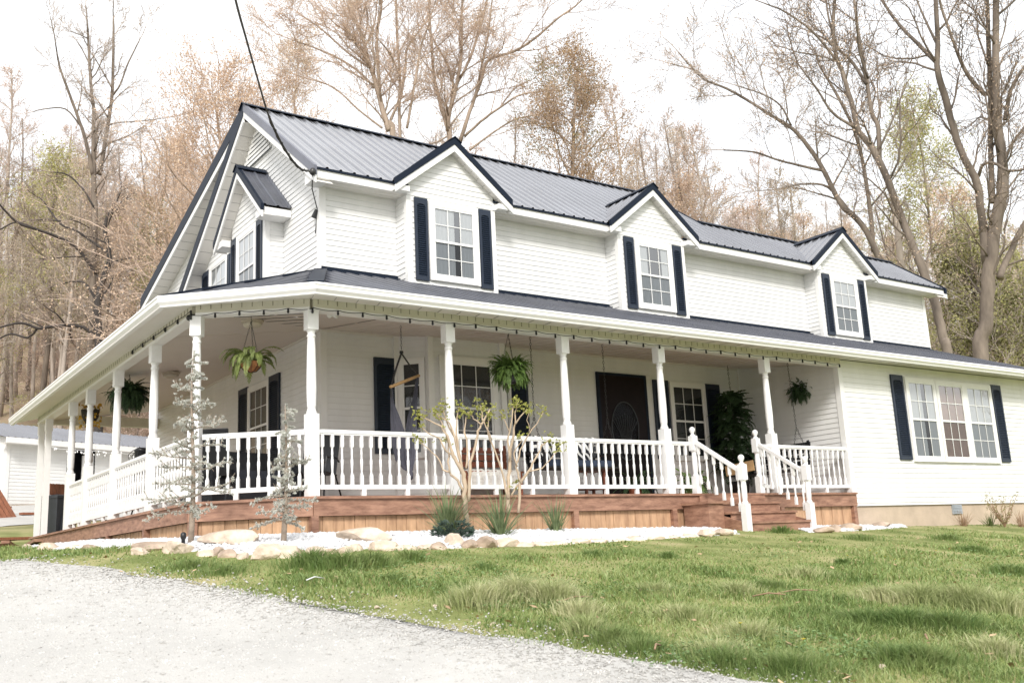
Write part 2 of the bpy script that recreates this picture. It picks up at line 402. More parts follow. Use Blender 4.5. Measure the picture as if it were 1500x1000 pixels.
# ---- dormers on the front
def dormer(c):
    f = MB(); y = 2.05; hw = .84; sl = (DAZ-EZ)/DH
    lap(f, [(c-hw, 3.5), (c+hw, 3.5), (c+hw, 5.24), (c, 5.90), (c-hw, 5.24)], (0, y, 0), ex, ez, -ey)
    lap(f, [(-HY, 3.5), (-y, 3.5), (-y, 4.99), (-HY, 4.99)], (c-hw, 0, 0), -ey, ez, -ex)
    lap(f, [(y, 3.5), (HY, 3.5), (HY, 4.99), (y, 4.99)], (c+hw, 0, 0), ey, ez, ex)
    d = f.build('dormer', WHITE, H)
    t = MB()
    for s in (-1, 1):
        x = c+s*hw; t.box(min(x-s*.075, x+s*.02), max(x-s*.075, x+s*.02), y-.022, y+.07, 3.5, 4.95)
    build_each(t, 'corner_trim', TRIM, d)
    r = MB(); ym = EY+(DAZ-EZ)/SL+.02
    for s in (-1, 1):
        W = V((-s*DH, 0, DAZ-EZ)); Ls = W.length; W /= Ls
        ribs(r, [(DY, 0), (ym, Ls), (DY, Ls)] if False else [(DY, 0), (EY+.02, 0), (ym, Ls), (DY, Ls)], (c+s*DH, 0, EZ+.012), ey, W, .23, .02, .1)
    r.build('roof', NAVYR, d)
    n, w, q = MB(), MB(), MB()
    for s in (-1, 1):
        p0, p1 = V((c+s*(DH+.015), DY-.01, EZ+.03)), V((c, DY-.01, DAZ+.045))
        n.beam(p0, p1, (0, .06, 0), (0, 0, -.125)); dz = V((0, .014, -.125)); w.beam(p0+dz, p1+dz, (0, .03, 0), (0, 0, -.12))
        k0, k1 = p0+V((0, .04, -.20)), p1+V((0, .04, -.20)); m_ = 9
        for k in range(m_):
            a, b = k0.lerp(k1, k/m_), k0.lerp(k1, (k+1)/m_); q.poly([a, b+V((0, 0, -.005)), b+V((0, y-DY-.03, -.005)), a+V((0, y-DY-.03, 0))])
        n.slab([(c, DY-.03, DAZ+.05), (c, ym, DAZ+.05), (c+s*.13, ym, DAZ-.045), (c+s*.13, DY-.03, DAZ-.045)], (0, 0, .012))
        # little boxed return where the rake meets the eave fascia
        xa, xb = c+s*.86, c+s*(DH-.05)
        w.box(min(xa, xb), max(xa, xb), DY+.035, y-.02, 4.97, 5.06)
    build_each(n, 'rake_trim', NAVY, d); build_each(w, 'rake_board', TRIM, d); q.build('rake_soffit', SOFFIT, d)
    return d
for i, c in enumerate(DC):
    dormer(c)
    window((c-.375, 2.05, 3.66), ex, -ey, .79, 1.18, ('half', 'low', 'curtain')[i], bright=True)
    shutter((c-.72, 2.05, 3.55), ex, -ey, .24, 1.39); shutter((c+.52, 2.05, 3.55), ex, -ey, .24, 1.39)
# ---- dormer on the gable
c = 4.70; GX = .90; hw = .80; ga = MB()
lap(ga, [(-c-hw, 3.45), (-c+hw, 3.45), (-c+hw, 5.17), (-c, 5.88), (-c-hw, 5.17)], (GX, 0, 0), -ey, ez, -ex)
lap(ga, [(GX, 3.45), (HX, 3.45), (HX, 4.94), (GX, 4.94)], (0, c-hw, 0), ex, ez, -ey); lap(ga, [(GX, 3.45), (HX, 3.45), (HX, 4.94), (GX, 4.94)], (0, c+hw, 0), ex, ez, ey)
gd = ga.build('dormer', WHITE, H)
t = MB()
for s in (-1, 1): t.box(GX-.022, GX+.07, min(c+s*hw-s*.07, c+s*hw+s*.02), max(c+s*hw-s*.07, c+s*hw+s*.02), 3.45, 4.92)
build_each(t, 'corner_trim', TRIM, gd)
n, w, q, r = MB(), MB(), MB(), MB(); gx = .68; gh = 1.17; gz0, gz1 = 4.97, 6.02
for s in (-1, 1):
    W = V((0, -s*gh, gz1-gz0)); Ls = W.length; W /= Ls
    ribs(r, [(gx, 0), (HX+.02, 0), (HX+.02, Ls), (gx, Ls)], (0, c+s*gh, gz0+.01), ex, W, .23, .02, .05)
    p0, p1 = V((gx-.01, c+s*(gh+.015), gz0+.02)), V((gx-.01, c, gz1+.04))
    n.beam(p0, p1, (.06, 0, 0), (0, 0, -.12)); w.beam(p0+V((.014, 0, -.12)), p1+V((.014, 0, -.12)), (.03, 0, 0), (0, 0, -.11))
    k0, k1 = p0+V((.04, 0, -.18)), p1+V((.04, 0, -.18))
    for k in range(9):
        a, b = k0.lerp(k1, k/9), k0.lerp(k1, (k+1)/9); q.poly([a, b+V((0, 0, -.005)), b+V((GX-gx, 0, -.005)), a+V((GX-gx, 0, 0))])
    n.slab([(gx-.03, c, gz1+.05), (HX-.02, c, gz1+.05), (HX-.02, c+s*.13, gz1-.05), (gx-.03, c+s*.13, gz1-.05)], (0, 0, .012))
    ya, yb = c+s*.82, c+s*(gh-.02); w.box(gx+.04, HX-.016, min(ya, yb), max(ya, yb), 4.83, 4.95)
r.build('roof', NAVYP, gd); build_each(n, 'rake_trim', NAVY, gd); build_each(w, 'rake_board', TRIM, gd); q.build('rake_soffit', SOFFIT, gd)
window((GX, c+.39, 3.62), -ey, -ex, .78, 1.21, 'curtain', bright=True)
shutter((GX, c+.775, 3.5), -ey, -ex, .26, 1.42); shutter((GX, c-.47, 3.5), -ey, -ex, .26, 1.42)
window((HX, 7.55, 3.6), -ey, -ex, .88, 1.39, 'curtain', bright=True); shutter((HX, 8.09, 3.5), -ey, -ex, .42, 1.53); shutter((HX, 6.60, 3.5), -ey, -ex, .12, 1.53)
# ---- windows and doors under the porch
window((3.12, 2.0, .78), ex, -ey, .89, 1.46, 'dark', case=.10)
for a, b in ((bl, bf0), (bf1, br)):
    a, b = V((*a, 0)), V((*b, 0)); U = (b-a).normalized(); N = U.cross(ez)
    window(a+U*.11+ez*.78, U, N, .32, 1.46, 'dark', case=.06, cols=1)
shutter((2.09, HY, .81), ex, -ey, .39, 1.51); shutter((4.63, HY, .81), ex, -ey, .40, 1.40)
window((8.46, HY, .86), ex, -ey, .82, 1.38, 'dark', case=.07); shutter((7.97, HY, .82), ex, -ey, .39, 1.50); shutter((9.36, HY, .82), ex, -ey, .40, 1.50)
window((HX, 5.35, .86), -ey, -ex, .84, 1.34, 'dark', case=.07); shutter((HX, 5.9, .8), -ey, -ex, .44, 1.5); shutter((HX, 4.44, .8), -ey, -ex, .44, 1.5)
# front door with storm panel and etched glass
dj = MB(); dj.box(6.58, 6.64, HY-.05, HY-.012, 0, 2.38); dj.box(7.73, 7.79, HY-.05, HY-.012, 0, 2.38); dj.box(6.64, 7.73, HY-.05, HY-.012, 2.33, 2.38)
door = MB().box(6.64, 7.73, HY-.045, HY-.014, .02, 2.33).build('front_door', DOORM, H)
dj.build('door_frame', NAVY, door)
dp = MB(); dp.box(6.72, 7.65, HY-.052, HY-.046, .16, .5); dp.build('kick_panel', DOORM, door)
pts = [(7.185+.33*math.cos(a)*(1 if math.sin(a) > 0 else .95), 1.33+(.52 if math.sin(a) > 0 else .55)*math.sin(a)) for a in [2*math.pi*k/28 for k in range(28)]]
MB().slab([(x, HY-.05, z) for x, z in pts], (0, -.004, 0)).build('glass', glassmat('etched door glass', .0), door)
et = MB(); rr = random.Random(3)
for i in range(11):
    a = -1.1+.22*i; et.tube([(7.185+.04*a, HY-.057, .95), (7.185+.14*a, HY-.057, 1.25+.05*abs(a)), (7.185+.27*a, HY-.057, 1.52+.12*(1-abs(a)))], .006, 4)
for k in range(28):
    p, q = pts[k], pts[(k+1) % 28]; et.bar((p[0], HY-.055, p[1]), (q[0], HY-.055, q[1]), .012, .02)
et.build('etching', mat('etched lines', (.035, .04, .045), .5, .3), door)
MB().tube([(6.70, HY-.08, 1.02), (6.70, HY-.10, 1.10), (6.70, HY-.08, 1.2)], .012, 6).build('handle', IRON, door)
# ---- wing triple window
for k, (x0, st) in enumerate(((12.43, 'half'), (13.44, 'blind'), (14.46, 'curtain'))): window((x0, 0, .66), ex, -ey, .86, 1.49, st, case=.08, cols=3, bright=True)
shutter((11.91, 0, .61), ex, -ey, .38, 1.64); shutter((15.44, 0, .61), ex, -ey, .36, 1.64)
# ================================================================== PORCH (part of the house)
BC = V((HX, HY, 3.62)); A_, B_ = V((-1.56, .85, 2.5)), V((-.16, -.5, 2.5))
pr = MB()
Wf = V((0, HY+.5, 1.12)); Lf = Wf.length; Wf /= Lf
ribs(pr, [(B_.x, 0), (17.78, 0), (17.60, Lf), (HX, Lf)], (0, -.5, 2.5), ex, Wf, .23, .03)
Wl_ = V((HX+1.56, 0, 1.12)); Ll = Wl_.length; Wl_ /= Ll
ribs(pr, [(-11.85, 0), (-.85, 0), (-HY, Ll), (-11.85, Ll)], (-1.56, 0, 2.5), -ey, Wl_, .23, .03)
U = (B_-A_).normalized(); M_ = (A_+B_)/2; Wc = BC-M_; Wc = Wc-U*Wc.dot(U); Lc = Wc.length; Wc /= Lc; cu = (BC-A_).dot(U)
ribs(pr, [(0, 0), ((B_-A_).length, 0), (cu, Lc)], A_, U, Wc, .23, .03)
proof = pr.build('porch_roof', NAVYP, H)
hc = MB()
for p in (A_, B_): hc.bar(p+V((0, 0, .03)), BC+V((0, 0, .02)), .2, .03)
hc.beam((HX, HY-.11, 3.59), (XR, HY-.11, 3.59), (0, .11, 0), (0, .0, .035)); hc.beam((HX, HY-.02, 3.60), (XR, HY-.02, 3.60), (0, -.006, 0), (0, 0, .09))
hc.beam((HX-.11, HY, 3.59), (HX-.11, 11.3, 3.59), (.11, 0, 0), (0, 0, .035))
hc.build('ridge_cap', NAVY, proof)
MB().box(17.56, 17.8, -.5, HY, 2.44, 2.47).build('roof_verge', NAVY, proof)
# gutters, soffits, beams along the three porch edges
path = [V((-1.56, 11.85, 0)), V((-1.56, .85, 0)), V((-.16, -.5, 0)), V((17.75, -.5, 0))]
inn = [V((-1.15, 11.1, 0)), V((*P0, 0)), V((0, 0, 0)), V((17.75, 0, 0))]
def offset(i, d):       # outward offset of the eave polyline
    n = []
    for j in (i-1, i):
        j = min(max(j, 0), 2); e = (path[j+1]-path[j]).normalized(); n.append(V((e.y, -e.x, 0))*-1)
    b = (n[0]+n[1]).normalized(); return path[i]-b*d/b.dot(n[0])
gt = MB()
prof = [(.0, 2.50), (-.105, 2.50), (-.112, 2.475), (-.10, 2.46), (-.098, 2.42), (-.065, 2.385), (-.06, 2.365), (.0, 2.365)]
offs = [[offset(i, d) for d, z in prof] for i in range(4)]
sgn = 1 if (offset(3, -.1)-path[3]).y < 0 else -1
offs = [[offset(i, d*sgn) for d, z in prof] for i in range(4)]
for i in range(3):
    for k in range(len(prof)-1):
        (d0, z0), (d1, z1) = prof[k], prof[k+1]
        gt.poly([offs[i][k]+ez*z0, offs[i+1][k]+ez*z0, offs[i+1][k+1]+ez*z1, offs[i][k+1]+ez*z1])
gt.poly([offs[0][k]+ez*prof[k][1] for k in range(len(prof))]); gt.poly([offs[3][k]+ez*prof[k][1] for k in range(len(prof))])
gt.build('gutter', TRIM, H)
sf = MB()
for i in range(3):
    a, b, c, d = path[i], path[i+1], inn[i+1], inn[i]
    n = int((b-a).length/.30)
    for k in range(n):
        t0, t1 = k/n, (k+1)/n
        sf.poly([a.lerp(b, t0)+ez*2.400, a.lerp(b, t1)+ez*2.406, d.lerp(c, t1)+ez*2.446, d.lerp(c, t0)+ez*2.440])
sf.build('porch_soffit', SOFFIT, H)
bm = MB(); dm = MB()
edges = [(V((-1.15, 11.1, 0)), V((*P0, 0))), (V((*P0, 0)), V((0, 0, 0))), (V((0, 0, 0)), V((WX, 0, 0)))]
for a, b in edges:
    d = (b-a).normalized(); nrm = V((d.y, -d.x, 0)); L = (b-a).length
    bm.beam(a+nrm*.07+ez*2.30, b+nrm*.07+ez*2.30, nrm*-.14, ez*.145)
    k = .06
    while k < L-.05:
        dm.beam(a+d*k+nrm*.071+ez*2.375, a+d*(k+.008)+nrm*.071+ez*2.375, nrm*.004, ez*.06); k += .13
beam_ = bm.build('porch_beam', CREAM, H); dm.build('vent_slot', mat('slot brown', (.24, .22, .15), .7), beam_)
bm = MB()
for a, b in edges:
    d = (b-a).normalized(); nrm = V((d.y, -d.x, 0)); bm.beam(a+nrm*.078+ez*2.294, b+nrm*.078+ez*2.294, nrm*-.156, ez*.04)
bm.build('beam_trim', TRIM, H)
bm = MB().box(-1.15, HX, 11.0, 11.14, 2.30, 2.5).build('porch_beam', CREAM, H)
ce = MB()
k = .14
Wq = V((0, HY, CEIL-2.36)).normalized(); Lq = V((0, HY, CEIL-2.36)).length
lap(ce, [(0, -1.0), (0, -1.0), (0, 0)], (0, 0, 0), ex, ey, -ez) if False else None
def strips(mb, quad, n, d=.007):
    a, b, c, e = [V(q) for q in quad]
    for i in range(n):
        t0, t1 = i/n, (i+1)/n
        p = [a.lerp(b, t0), a.lerp(b, t1), e.lerp(c, t1), e.lerp(c, t0)]
        mb.poly([p[0]-ez*d, p[1], p[2], p[3]-ez*d]); mb.poly([p[1], p[1]-ez*d, p[2]-ez*d, p[2]])
strips(ce, [(HX, 0, 2.36), (WX, 0, 2.36), (WX, HY, CEIL), (HX, HY, CEIL)], 30)
ce.poly([(0, 0, 2.36), (HX, 0, 2.36), (HX, HY, CEIL)])
strips(ce, [(-1.15, 11.1, 2.36), (-1.15, HY, 2.36), (HX, HY, CEIL), (HX, 11.1, CEIL)], 28)
ce.poly([(-1.15, P0[1], 2.36), (HX, HY, CEIL), (-1.15, HY, 2.36)])
for i in range(8):
    t0, t1 = i/8, (i+1)/8; a, b = V((*P0, 2.36)), V((0, 0, 2.36)); c = V((HX, HY, CEIL))
    p = [a.lerp(c, t0), a.lerp(c, t1), b.lerp(c, t1), b.lerp(c, t0)]
    if i < 7: ce.poly([p[0]-ez*.007, p[1], p[2], p[3]-ez*.007])
    else: ce.poly([p[0]-ez*.007, c, p[3]-ez*.007])
ce.build('porch_ceiling', mat('pinkish vinyl ceiling', (.66, .60, .56), .5, .03, 2), H)
cm = MB(); cm.bar((HX, HY-.02, CEIL-.02), (WX, HY-.02, CEIL-.02), .03, .03); cm.bar((HX-.02, HY, CEIL-.02), (HX-.02, 11.1, CEIL-.02), .03, .03)
cm.build('ceiling_moulding', SOFFIT, H)
# ceiling lights
for p in ((-.1, 5.6, 2.47), (-.2, 1.5, 2.46)):
    l = MB().lathe([(.09, .03), (.15, .025), (.15, 0), (.135, -.012)], p, 18).build('ceiling_light', mat('fixture beige', (.52, .46, .38), .5), H, True)
    MB().lathe([(.13, -.012), (.12, -.05), (.08, -.075), (.02, -.085)], p, 18).build('lamp_shade', mat('frosted lamp glass', (.62, .57, .48), .35), l, True)
sl_ = MB(); sl_.lathe([(.04, .05), (.05, .03), (.05, 0)], (.42, .30, 2.36), 10); sl_.tube([(.42, .3, 2.36), (.47, .24, 2.33)], [.02, .035], 10); sl_.tube([(.42, .3, 2.36), (.36, .25, 2.33)], [.02, .035], 10)
sl_.build('security_light', TRIM, H, True)
cmr = MB(); cmr.lathe([(.05, .0), (.05, -.03), (.03, -.05)], (-1.16, .98, 2.30), 12); cmr.tube([(-1.19, .95, 2.30), (-1.24, .90, 2.29)], [.045, .04], 12); cmr.build('security_camera', BLACK, H, True)
# ---- deck, skirting
dk = [(-1.27, 11.15), (-1.27, .80), (-.03, -.13), (WX-.02, -.13), (WX-.02, HY), (HX, HY), (HX, 11.15)]
deck = MB()
deck.slab([(x, y, -.035) for x, y in reversed(dk)], (0, 0, .033)); deck = deck.build('porch_deck', DECK, H)
rj, sk, sp, dg = MB(), MB(), MB(), MB()
ol = [V((-1.22, 11.1, 0)), V((-1.22, .83, 0)), V((-.02, -.08, 0)), V((WX-.01, -.08, 0))]
for i in range(3):
    a, b = ol[i], ol[i+1]; d = (b-a).normalized(); nrm = V((d.y, -d.x, 0)); L = (b-a).length
    if i == 0: nrm = V((-1, 0, 0))
    rj.beam(a+nrm*.015-ez*.235, b+nrm*.015-ez*.235, nrm*-.04, ez*.199)
    k = .0; j = 0; rr = random.Random(i)
    while k < L-.02:
        w = min(.137, L-k-.004); p = a+d*k; off = nrm*(-.055+rr.uniform(-.004, .004))
        zb = min(gz(p.x, p.y), gz((p+d*w).x, (p+d*w).y))-.08
        if zb < -.26: sk.beam(p+off+ez*zb, p+d*w+off+ez*zb, nrm*-.02, ez*(-.237-zb))
        k += .143
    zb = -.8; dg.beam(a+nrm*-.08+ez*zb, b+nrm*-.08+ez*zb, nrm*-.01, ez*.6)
for (x, y) in [(-1.2, 2.71), (-1.2, 4.75), (-1.2, 6.6), (-1.2, 8.0), (-1.17, .83), (0, -.04), (1.99, -.04), (3.96, -.04), (5.88, -.04), (WX-.08, -.04), (8.35, -.04)]:
    z = gz(x, y)-.1; sp.box(x-.045, x+.045, y-.055, y+.05, z, -.236)
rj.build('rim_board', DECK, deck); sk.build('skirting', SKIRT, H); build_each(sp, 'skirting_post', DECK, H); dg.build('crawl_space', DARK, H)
# ---- posts
def post_mesh(h=2.30):
    m = MB(); s = .070
    m.box(-s, s, -s, s, 0, 1.0)
    m.lathe([(.062, 1.0), (.066, 1.02), (.056, 1.04), (.05, 1.07), (.056, 1.10), (.062, 1.30), (.060, 1.50), (.052, 1.85), (.047, 1.95), (.055, 1.965), (.055, 1.985), (.045, 2.0), (.05, 2.03), (.062, 2.05)], n=14)
    m.box(-s, s, -s, s, 2.05, h); return m
posts = [(*P0,), (0, 0), (1.99, 0), (3.96, 0), (5.88, 0), (8.35, 0), (-1.15, 2.71), (-1.15, 4.75), (-1.15, 6.62), (-1.15, 8.02), (-1.15, 10.25), (-1.15, 11.0)]
pm = None
for x, y in posts:
    if pm is None:
        o = post_mesh().build('porch_post', PAINT, H, local=True); pm = o.data
    else:
        o = bpy.data.objects.new('porch_post', pm); col.objects.link(o); o.parent = H
    if y > 10:
        q = MB(); q.box(-.052, .052, -.052, .052, 0, 2.06); q.box(-.066, .066, -.066, .066, 2.06, 2.3); bpy.data.objects.remove(o); o = q.build('porch_post', PAINT, H, local=True)
    o.location = V((x, y, 0))-H.location
    if (x, y) == P0: o.rotation_euler.z = R(-37)
# half post against the wing
MB().box(WX-.075, WX-.024, -.07, .05, 0, .9).build('porch_post', PAINT, H)
# ---- railings
def baluster_mesh(h=.615):
    m = MB(); s = .019
    m.box(-s, s, -s, s, 0, .12); m.box(-s, s, -s, s, h-.15, h)
    m.lathe([(.017, .12), (.019, .13), (.012, .15), (.013, .17), (.019, .27), (.019, .30), (.012, .33), (.016, .335), (.012, .345), (.015, .38), (.012, h-.17), (.018, h-.16), (.017, h-.15)], n=8)
    return m
BAL = None
def baluster(parent, p, rz=0, h=1):
    global BAL
    if BAL is None:
        o = baluster_mesh().build('baluster', PAINT, parent, local=True); BAL = o.data
    else:
        o = bpy.data.objects.new('baluster', BAL); col.objects.link(o); o.parent = parent
    o.location = V(p)-root_of(parent); o.rotation_euler.z = rz; return o
def railing(a, b, n, bulk=None, blocks=2):
    a, b = V((*a, 0)), V((*b, 0)); d = (b-a).normalized(); L = (b-a).length; w = d.cross(ez)
    m = MB()
    m.beam(a-w*.035+ez*.77, b-w*.035+ez*.77, w*.07, ez*.025); m.beam(a-w*.028+ez*.795, b-w*.028+ez*.795, w*.056, ez*.018); m.beam(a-w*.024+ez*.75, b-w*.024+ez*.75, w*.048, ez*.02)
    m.beam(a-w*.022+ez*.085, b-w*.022+ez*.085, w*.044, ez*.055)
    for k in range(blocks):
        q = a+d*L*(k+1)/(blocks+1); m.beam(q-w*.02-d*.03+ez*.0, q-w*.02+d*.03+ez*.0, w*.04, ez*.085)
    r = m.build('porch_railing', PAINT, H); rz = math.atan2(d.y, d.x)
    for k in range(n):
        q = a+d*(L*(k+.5)/n)+ez*.14
        if bulk is None: baluster(r, q, rz)
        else:
            bm_ = baluster_mesh(); cz, sz = math.cos(rz), math.sin(rz)
            bulk.add([(q.x+v[0]*cz-v[1]*sz, q.y+v[0]*sz+v[1]*cz, q.z+v[2]) for v in bm_.v], bm_.f)
    return r
s = .07
railing((-1.07, .80), (-.07, .05), 10); railing((s, 0), (1.99-s, 0), 14); railing((1.99+s, 0), (3.96-s, 0), 14); railing((3.96+s, 0), (5.88-s, 0), 13)
railing((5.88+s, 0), (6.36, 0), 3, blocks=1); railing((7.95, 0), (8.35-s, 0), 3, blocks=1); railing((8.35+s, 0), (WX-.08, 0), 13)
railing((-1.15, 2.71-s), (-1.15, .86+s), 13)
bulk = MB()
for y0, y1, n in ((4.75-s, 2.71+s, 14), (6.62-s, 4.75+s, 13), (8.02-s, 6.62+s, 10)): railing((-1.15, y0), (-1.15, y1), n, bulk)
o = bulk.build('baluster', PAINT, H); o['kind'] = 'stuff'
# ---- steps
SX0, SX1 = 6.42, 7.88; SYE = -1.02
st = MB(); n_ = 3; run = .30
stn, str_ = MB(), MB()
for k in range(n_):
    y1 = -.13-k*run; y0 = y1-run; z = -.16*(k+1)
    stn.box(SX0-.02, SX1+.02, y0-.025, y1, z-.035, z); str_.box(SX0, SX1, y0, y0+.02, z-.16 if k < n_-1 else z-.35, z-.036)
for x in (SX0-.035, SX1): str_.slab([(x, -.11, -.24), (x, -.13-n_*run, -.5), (x, -.13-n_*run, -1.0), (x, -.11, -1.0)], (.034, 0, 0))
str_.box(SX0-.02, SX1+.02, -.125, -.105, -.16, -.037)
sts = str_.build('porch_steps', DECK, H); stn.build('tread', DECK, sts)
lb = MB(); lb.box(6.06, 6.38, -.62, -.10, -.9, -.19); lb.box(6.02, 6.39, -.66, -.09, -.19, -.15); lb.build('step_box', DECK, H)
def newel(x, y, z0, zb, zt_):
    m = MB(); s = .052
    m.box(x-s, x+s, y-s, y+s, z0, zb); top = zt_-.22
    m.lathe([(.045, zb), (.05, zb+.015), (.035, zb+.04), (.042, zb+.1), (.044, (zb+top)/2), (.036, top-.18), (.048, top-.16), (.045, top-.15)], (x, y, 0), 12)
    m.box(x-s, x+s, y-s, y+s, top-.15, top+.08)
    m.lathe([(.05, top+.08), (.035, top+.10), (.022, top+.115), (.034, top+.135), (.046, top+.165), (.048, top+.185), (.038, top+.21), (.016, top+.225)], (x, y, 0), 14)
    return m.build('newel_post', PAINT, H)
for x in (SX0, SX1):
    newel(x, -.06, 0, .27, 1.04); newel(x, SYE, -.70, -.22, .50)
    r = MB(); p0, p1 = V((x, -.06, .83)), V((x, SYE, .24)); d = (p1-p0).normalized()
    r.bar(p0, p1, .065, .05)
    rl = r.build('porch_railing', PAINT, H)
    for k in range(6):
        q = p0.lerp(p1, (k+.65)/6.3); baluster(rl, q+ez*(-.63))
# ================================================================== THINGS ON THE PORCH
FERN = mat('fern green', (.030, .075, .015), .6, .3, 38, c2=(.15, .24, .05), trans=.25)
FERNL = mat('pale fern green', (.16, .22, .06), .6, .3, 9, c2=(.24, .29, .09), trans=.3)
FERND = mat('deep green fronds', (.012, .030, .014), .65, .35, 38, c2=(.05, .10, .035), trans=.15)
COCO = mat('coconut fibre', (.34, .15, .06), .9, .35, 18, bump=.5, bscale=60)
def fronds(rng, n, L, droop, leaf=.05, up=.5, dens=26, wid=1.0, thin=.17, lo=-.5):
    """arching fern fronds with paired leaflets around the origin"""
    m = MB()
    for i in range(n):
        a = rng.uniform(0, 2*math.pi); l = L*rng.uniform(.65, 1.1); e = up*rng.uniform(lo, 1.45); dr = droop*rng.uniform(.35, 1.25)
        hx, hy = math.cos(a), math.sin(a); pts = []; p = V((hx*.04, hy*.04, rng.uniform(-.02, .03))); ang = e
        st = l/9
        for k in range(10):
            pts.append(p.copy()); p = p+V((hx*math.cos(ang), hy*math.cos(ang), math.sin(ang)))*st; ang -= dr/9*(1+k*.12)
            ang = max(ang, -1.45)
        m.tube(pts, [.004]*9+[.001], 3, False)
        side = V((-hy, hx, 0))
        for k in range(dens):
            t = .08+.92*k/dens; f = t*9; j = min(int(f), 8); q = pts[j].lerp(pts[j+1], f-j); tg = (pts[j+1]-pts[j]).normalized()
            w = leaf*wid*math.sin(math.pi*min(1, .12+t*.9))**.7*rng.uniform(.8, 1.15)
            for s in (-1, 1):
                tip = q+side*s*w+tg*w*.35+V((0, 0, -w*rng.uniform(.0, .45))); b = tg*leaf*thin
                m.poly([q-b*.6, q+side*s*w*.5-b+tg*w*.1, tip, q+side*s*w*.5+b+tg*w*.2])
    return m
def chain(m, p, q, r=.006, step=.045):
    p, q = V(p), V(q); L = (q-p).length; n = max(2, int(L/step)); d = (q-p)/n
    a = d.orthogonal().normalized(); b = d.cross(a).normalized()
    for i in range(n):
        s = a if i % 2 else b; c = p+d*(i+.5); h = d*.62; w = s*r*1.7
        m.tube([c-h, c-h*.4+w, c+h*.4+w, c+h], r*.5, 4, False); m.tube([c-h, c-h*.4-w, c+h*.4-w, c+h], r*.5, 4, False)
def hanging_fern(name, hook, zb, rb, label, leafmat, seed, n, L, droop, basket, up, leaf=.05, dens=26, thin=.17, lo=-.5):
    hook = V(hook); t = thing(name, hook, label, 'hanging plant', 'hanging baskets around the porch')
    rng = random.Random(seed); z = zb-hook.z; m = MB()
    m.tube([(0, 0, 0), (0, 0, -.05), (.015, 0, -.065), (0, 0, -.085)], .005, 5)
    for k in range(3):
        a = 2.1*k+.4; chain(m, (0, 0, -.07), (rb*.95*math.cos(a), rb*.95*math.sin(a), z+.02), .004, .03)
    m.build('chain', IRON, t, local=True)
    if basket == 'coco':
        b = MB().lathe([(.02, z-rb*.85), (rb*.5, z-rb*.75), (rb*.85, z-rb*.4), (rb, z), (rb*.9, z)], n=18).build('basket', COCO, t, True, True)
        w = MB()
        for k in range(10):
            a = .628*k; w.tube([(math.cos(a)*r*1.02, math.sin(a)*r*1.02, z+dz) for r, dz in ((.02, -rb*.86), (rb*.5, -rb*.76), (rb*.86, -rb*.4), (rb, 0))], .004, 4)
        w.build('wire_frame', IRON, b, local=True)
    else:
        MB().lathe([(rb*.55, z-rb*.95), (rb*.75, z-rb*.6), (rb*.95, z-.03), (rb*1.05, z-.03), (rb*1.05, z), (rb*.9, z)], n=18).build('pot', BLACK, t, True, True)
    f = fronds(rng, n, L, droop, leaf, up, dens, 1.0, thin, lo); g_ = fronds(rng, n//2, L*.66, droop*.8, leaf, up*1.1, dens, 1.0, thin, lo); f.add(g_.v, g_.f) if basket == 'pot' else None; f.v = [(x, y, w+z+.02) for x, y, w in f.v]; f.build('fronds', leafmat, t, local=True)
    return t
hanging_fern('hanging_fern', on(368, 463, 'Z', 2.40), on(368, 540, 'Y', 1.09).z+.05, .15, 'pale green fern trailing from a coconut fibre basket at the porch corner', FERNL, 1, 38, .47, 2.5, 'coco', .9, .055, 30, .10, .1)
hanging_fern('hanging_fern', on(744, 483, 'Z', 2.41), on(744, 548, 'Y', .34).z, .15, 'full round bright green fern in a black pot beside the pruned shrubs', FERN, 2, 320, .36, 1.7, 'pot', 1.0, .040, 24, .13, -.3)
hanging_fern('hanging_fern', on(1174, 541, 'Z', 2.42), on(1174, 577, 'Y', .92).z, .16, 'dark green fern hanging before the side wall of the right wing', FERND, 3, 320, .40, 1.7, 'pot', 1.0, .045, 24, .14, -.3)
hanging_fern('hanging_fern', on(190, 548, 'Z', 2.42), on(190, 582, 'Y', 5.58).z, .2, 'dark fern in a black pot hanging over the left railing', FERND, 4, 240, .42, 2.0, 'pot', 1.0, .05, 24, .14, -.3)
# yellow flower basket far down the left side
hk = on(133, 588, 'Z', 2.41); t = thing('flower_basket', hk, 'small hanging basket trailing yellow flowers at the far left of the porch', 'hanging plant', 'hanging baskets around the porch')
m = MB(); chain(m, (0, 0, 0), (0, 0, -.15), .004, .03); m.build('chain', IRON, t, local=True)
MB().lathe([(.08, -.42), (.15, -.3), (.17, -.16), (.15, -.16)], n=14).build('basket', mat('dark moss basket', (.04, .035, .025), .9, .3), t, True, True)
m = MB(); rr = random.Random(9)
for i in range(150):
    a = rr.uniform(0, 6.28); r = rr.uniform(.05, .24); z = rr.uniform(-.62, -.06)*(.4+r*2.4); c = V((r*math.cos(a), r*math.sin(a), z)); n = V((rr.gauss(0, 1), rr.gauss(0, 1), rr.gauss(0, 1))).normalized(); u = n.orthogonal().normalized(); w = n.cross(u)
    m.poly([c+u*.035, c+w*.03, c-u*.035, c-w*.03])
m.build('flowers', mat('yellow petals', (.55, .33, .04), .6, .3, 20, trans=.2), t, local=True)

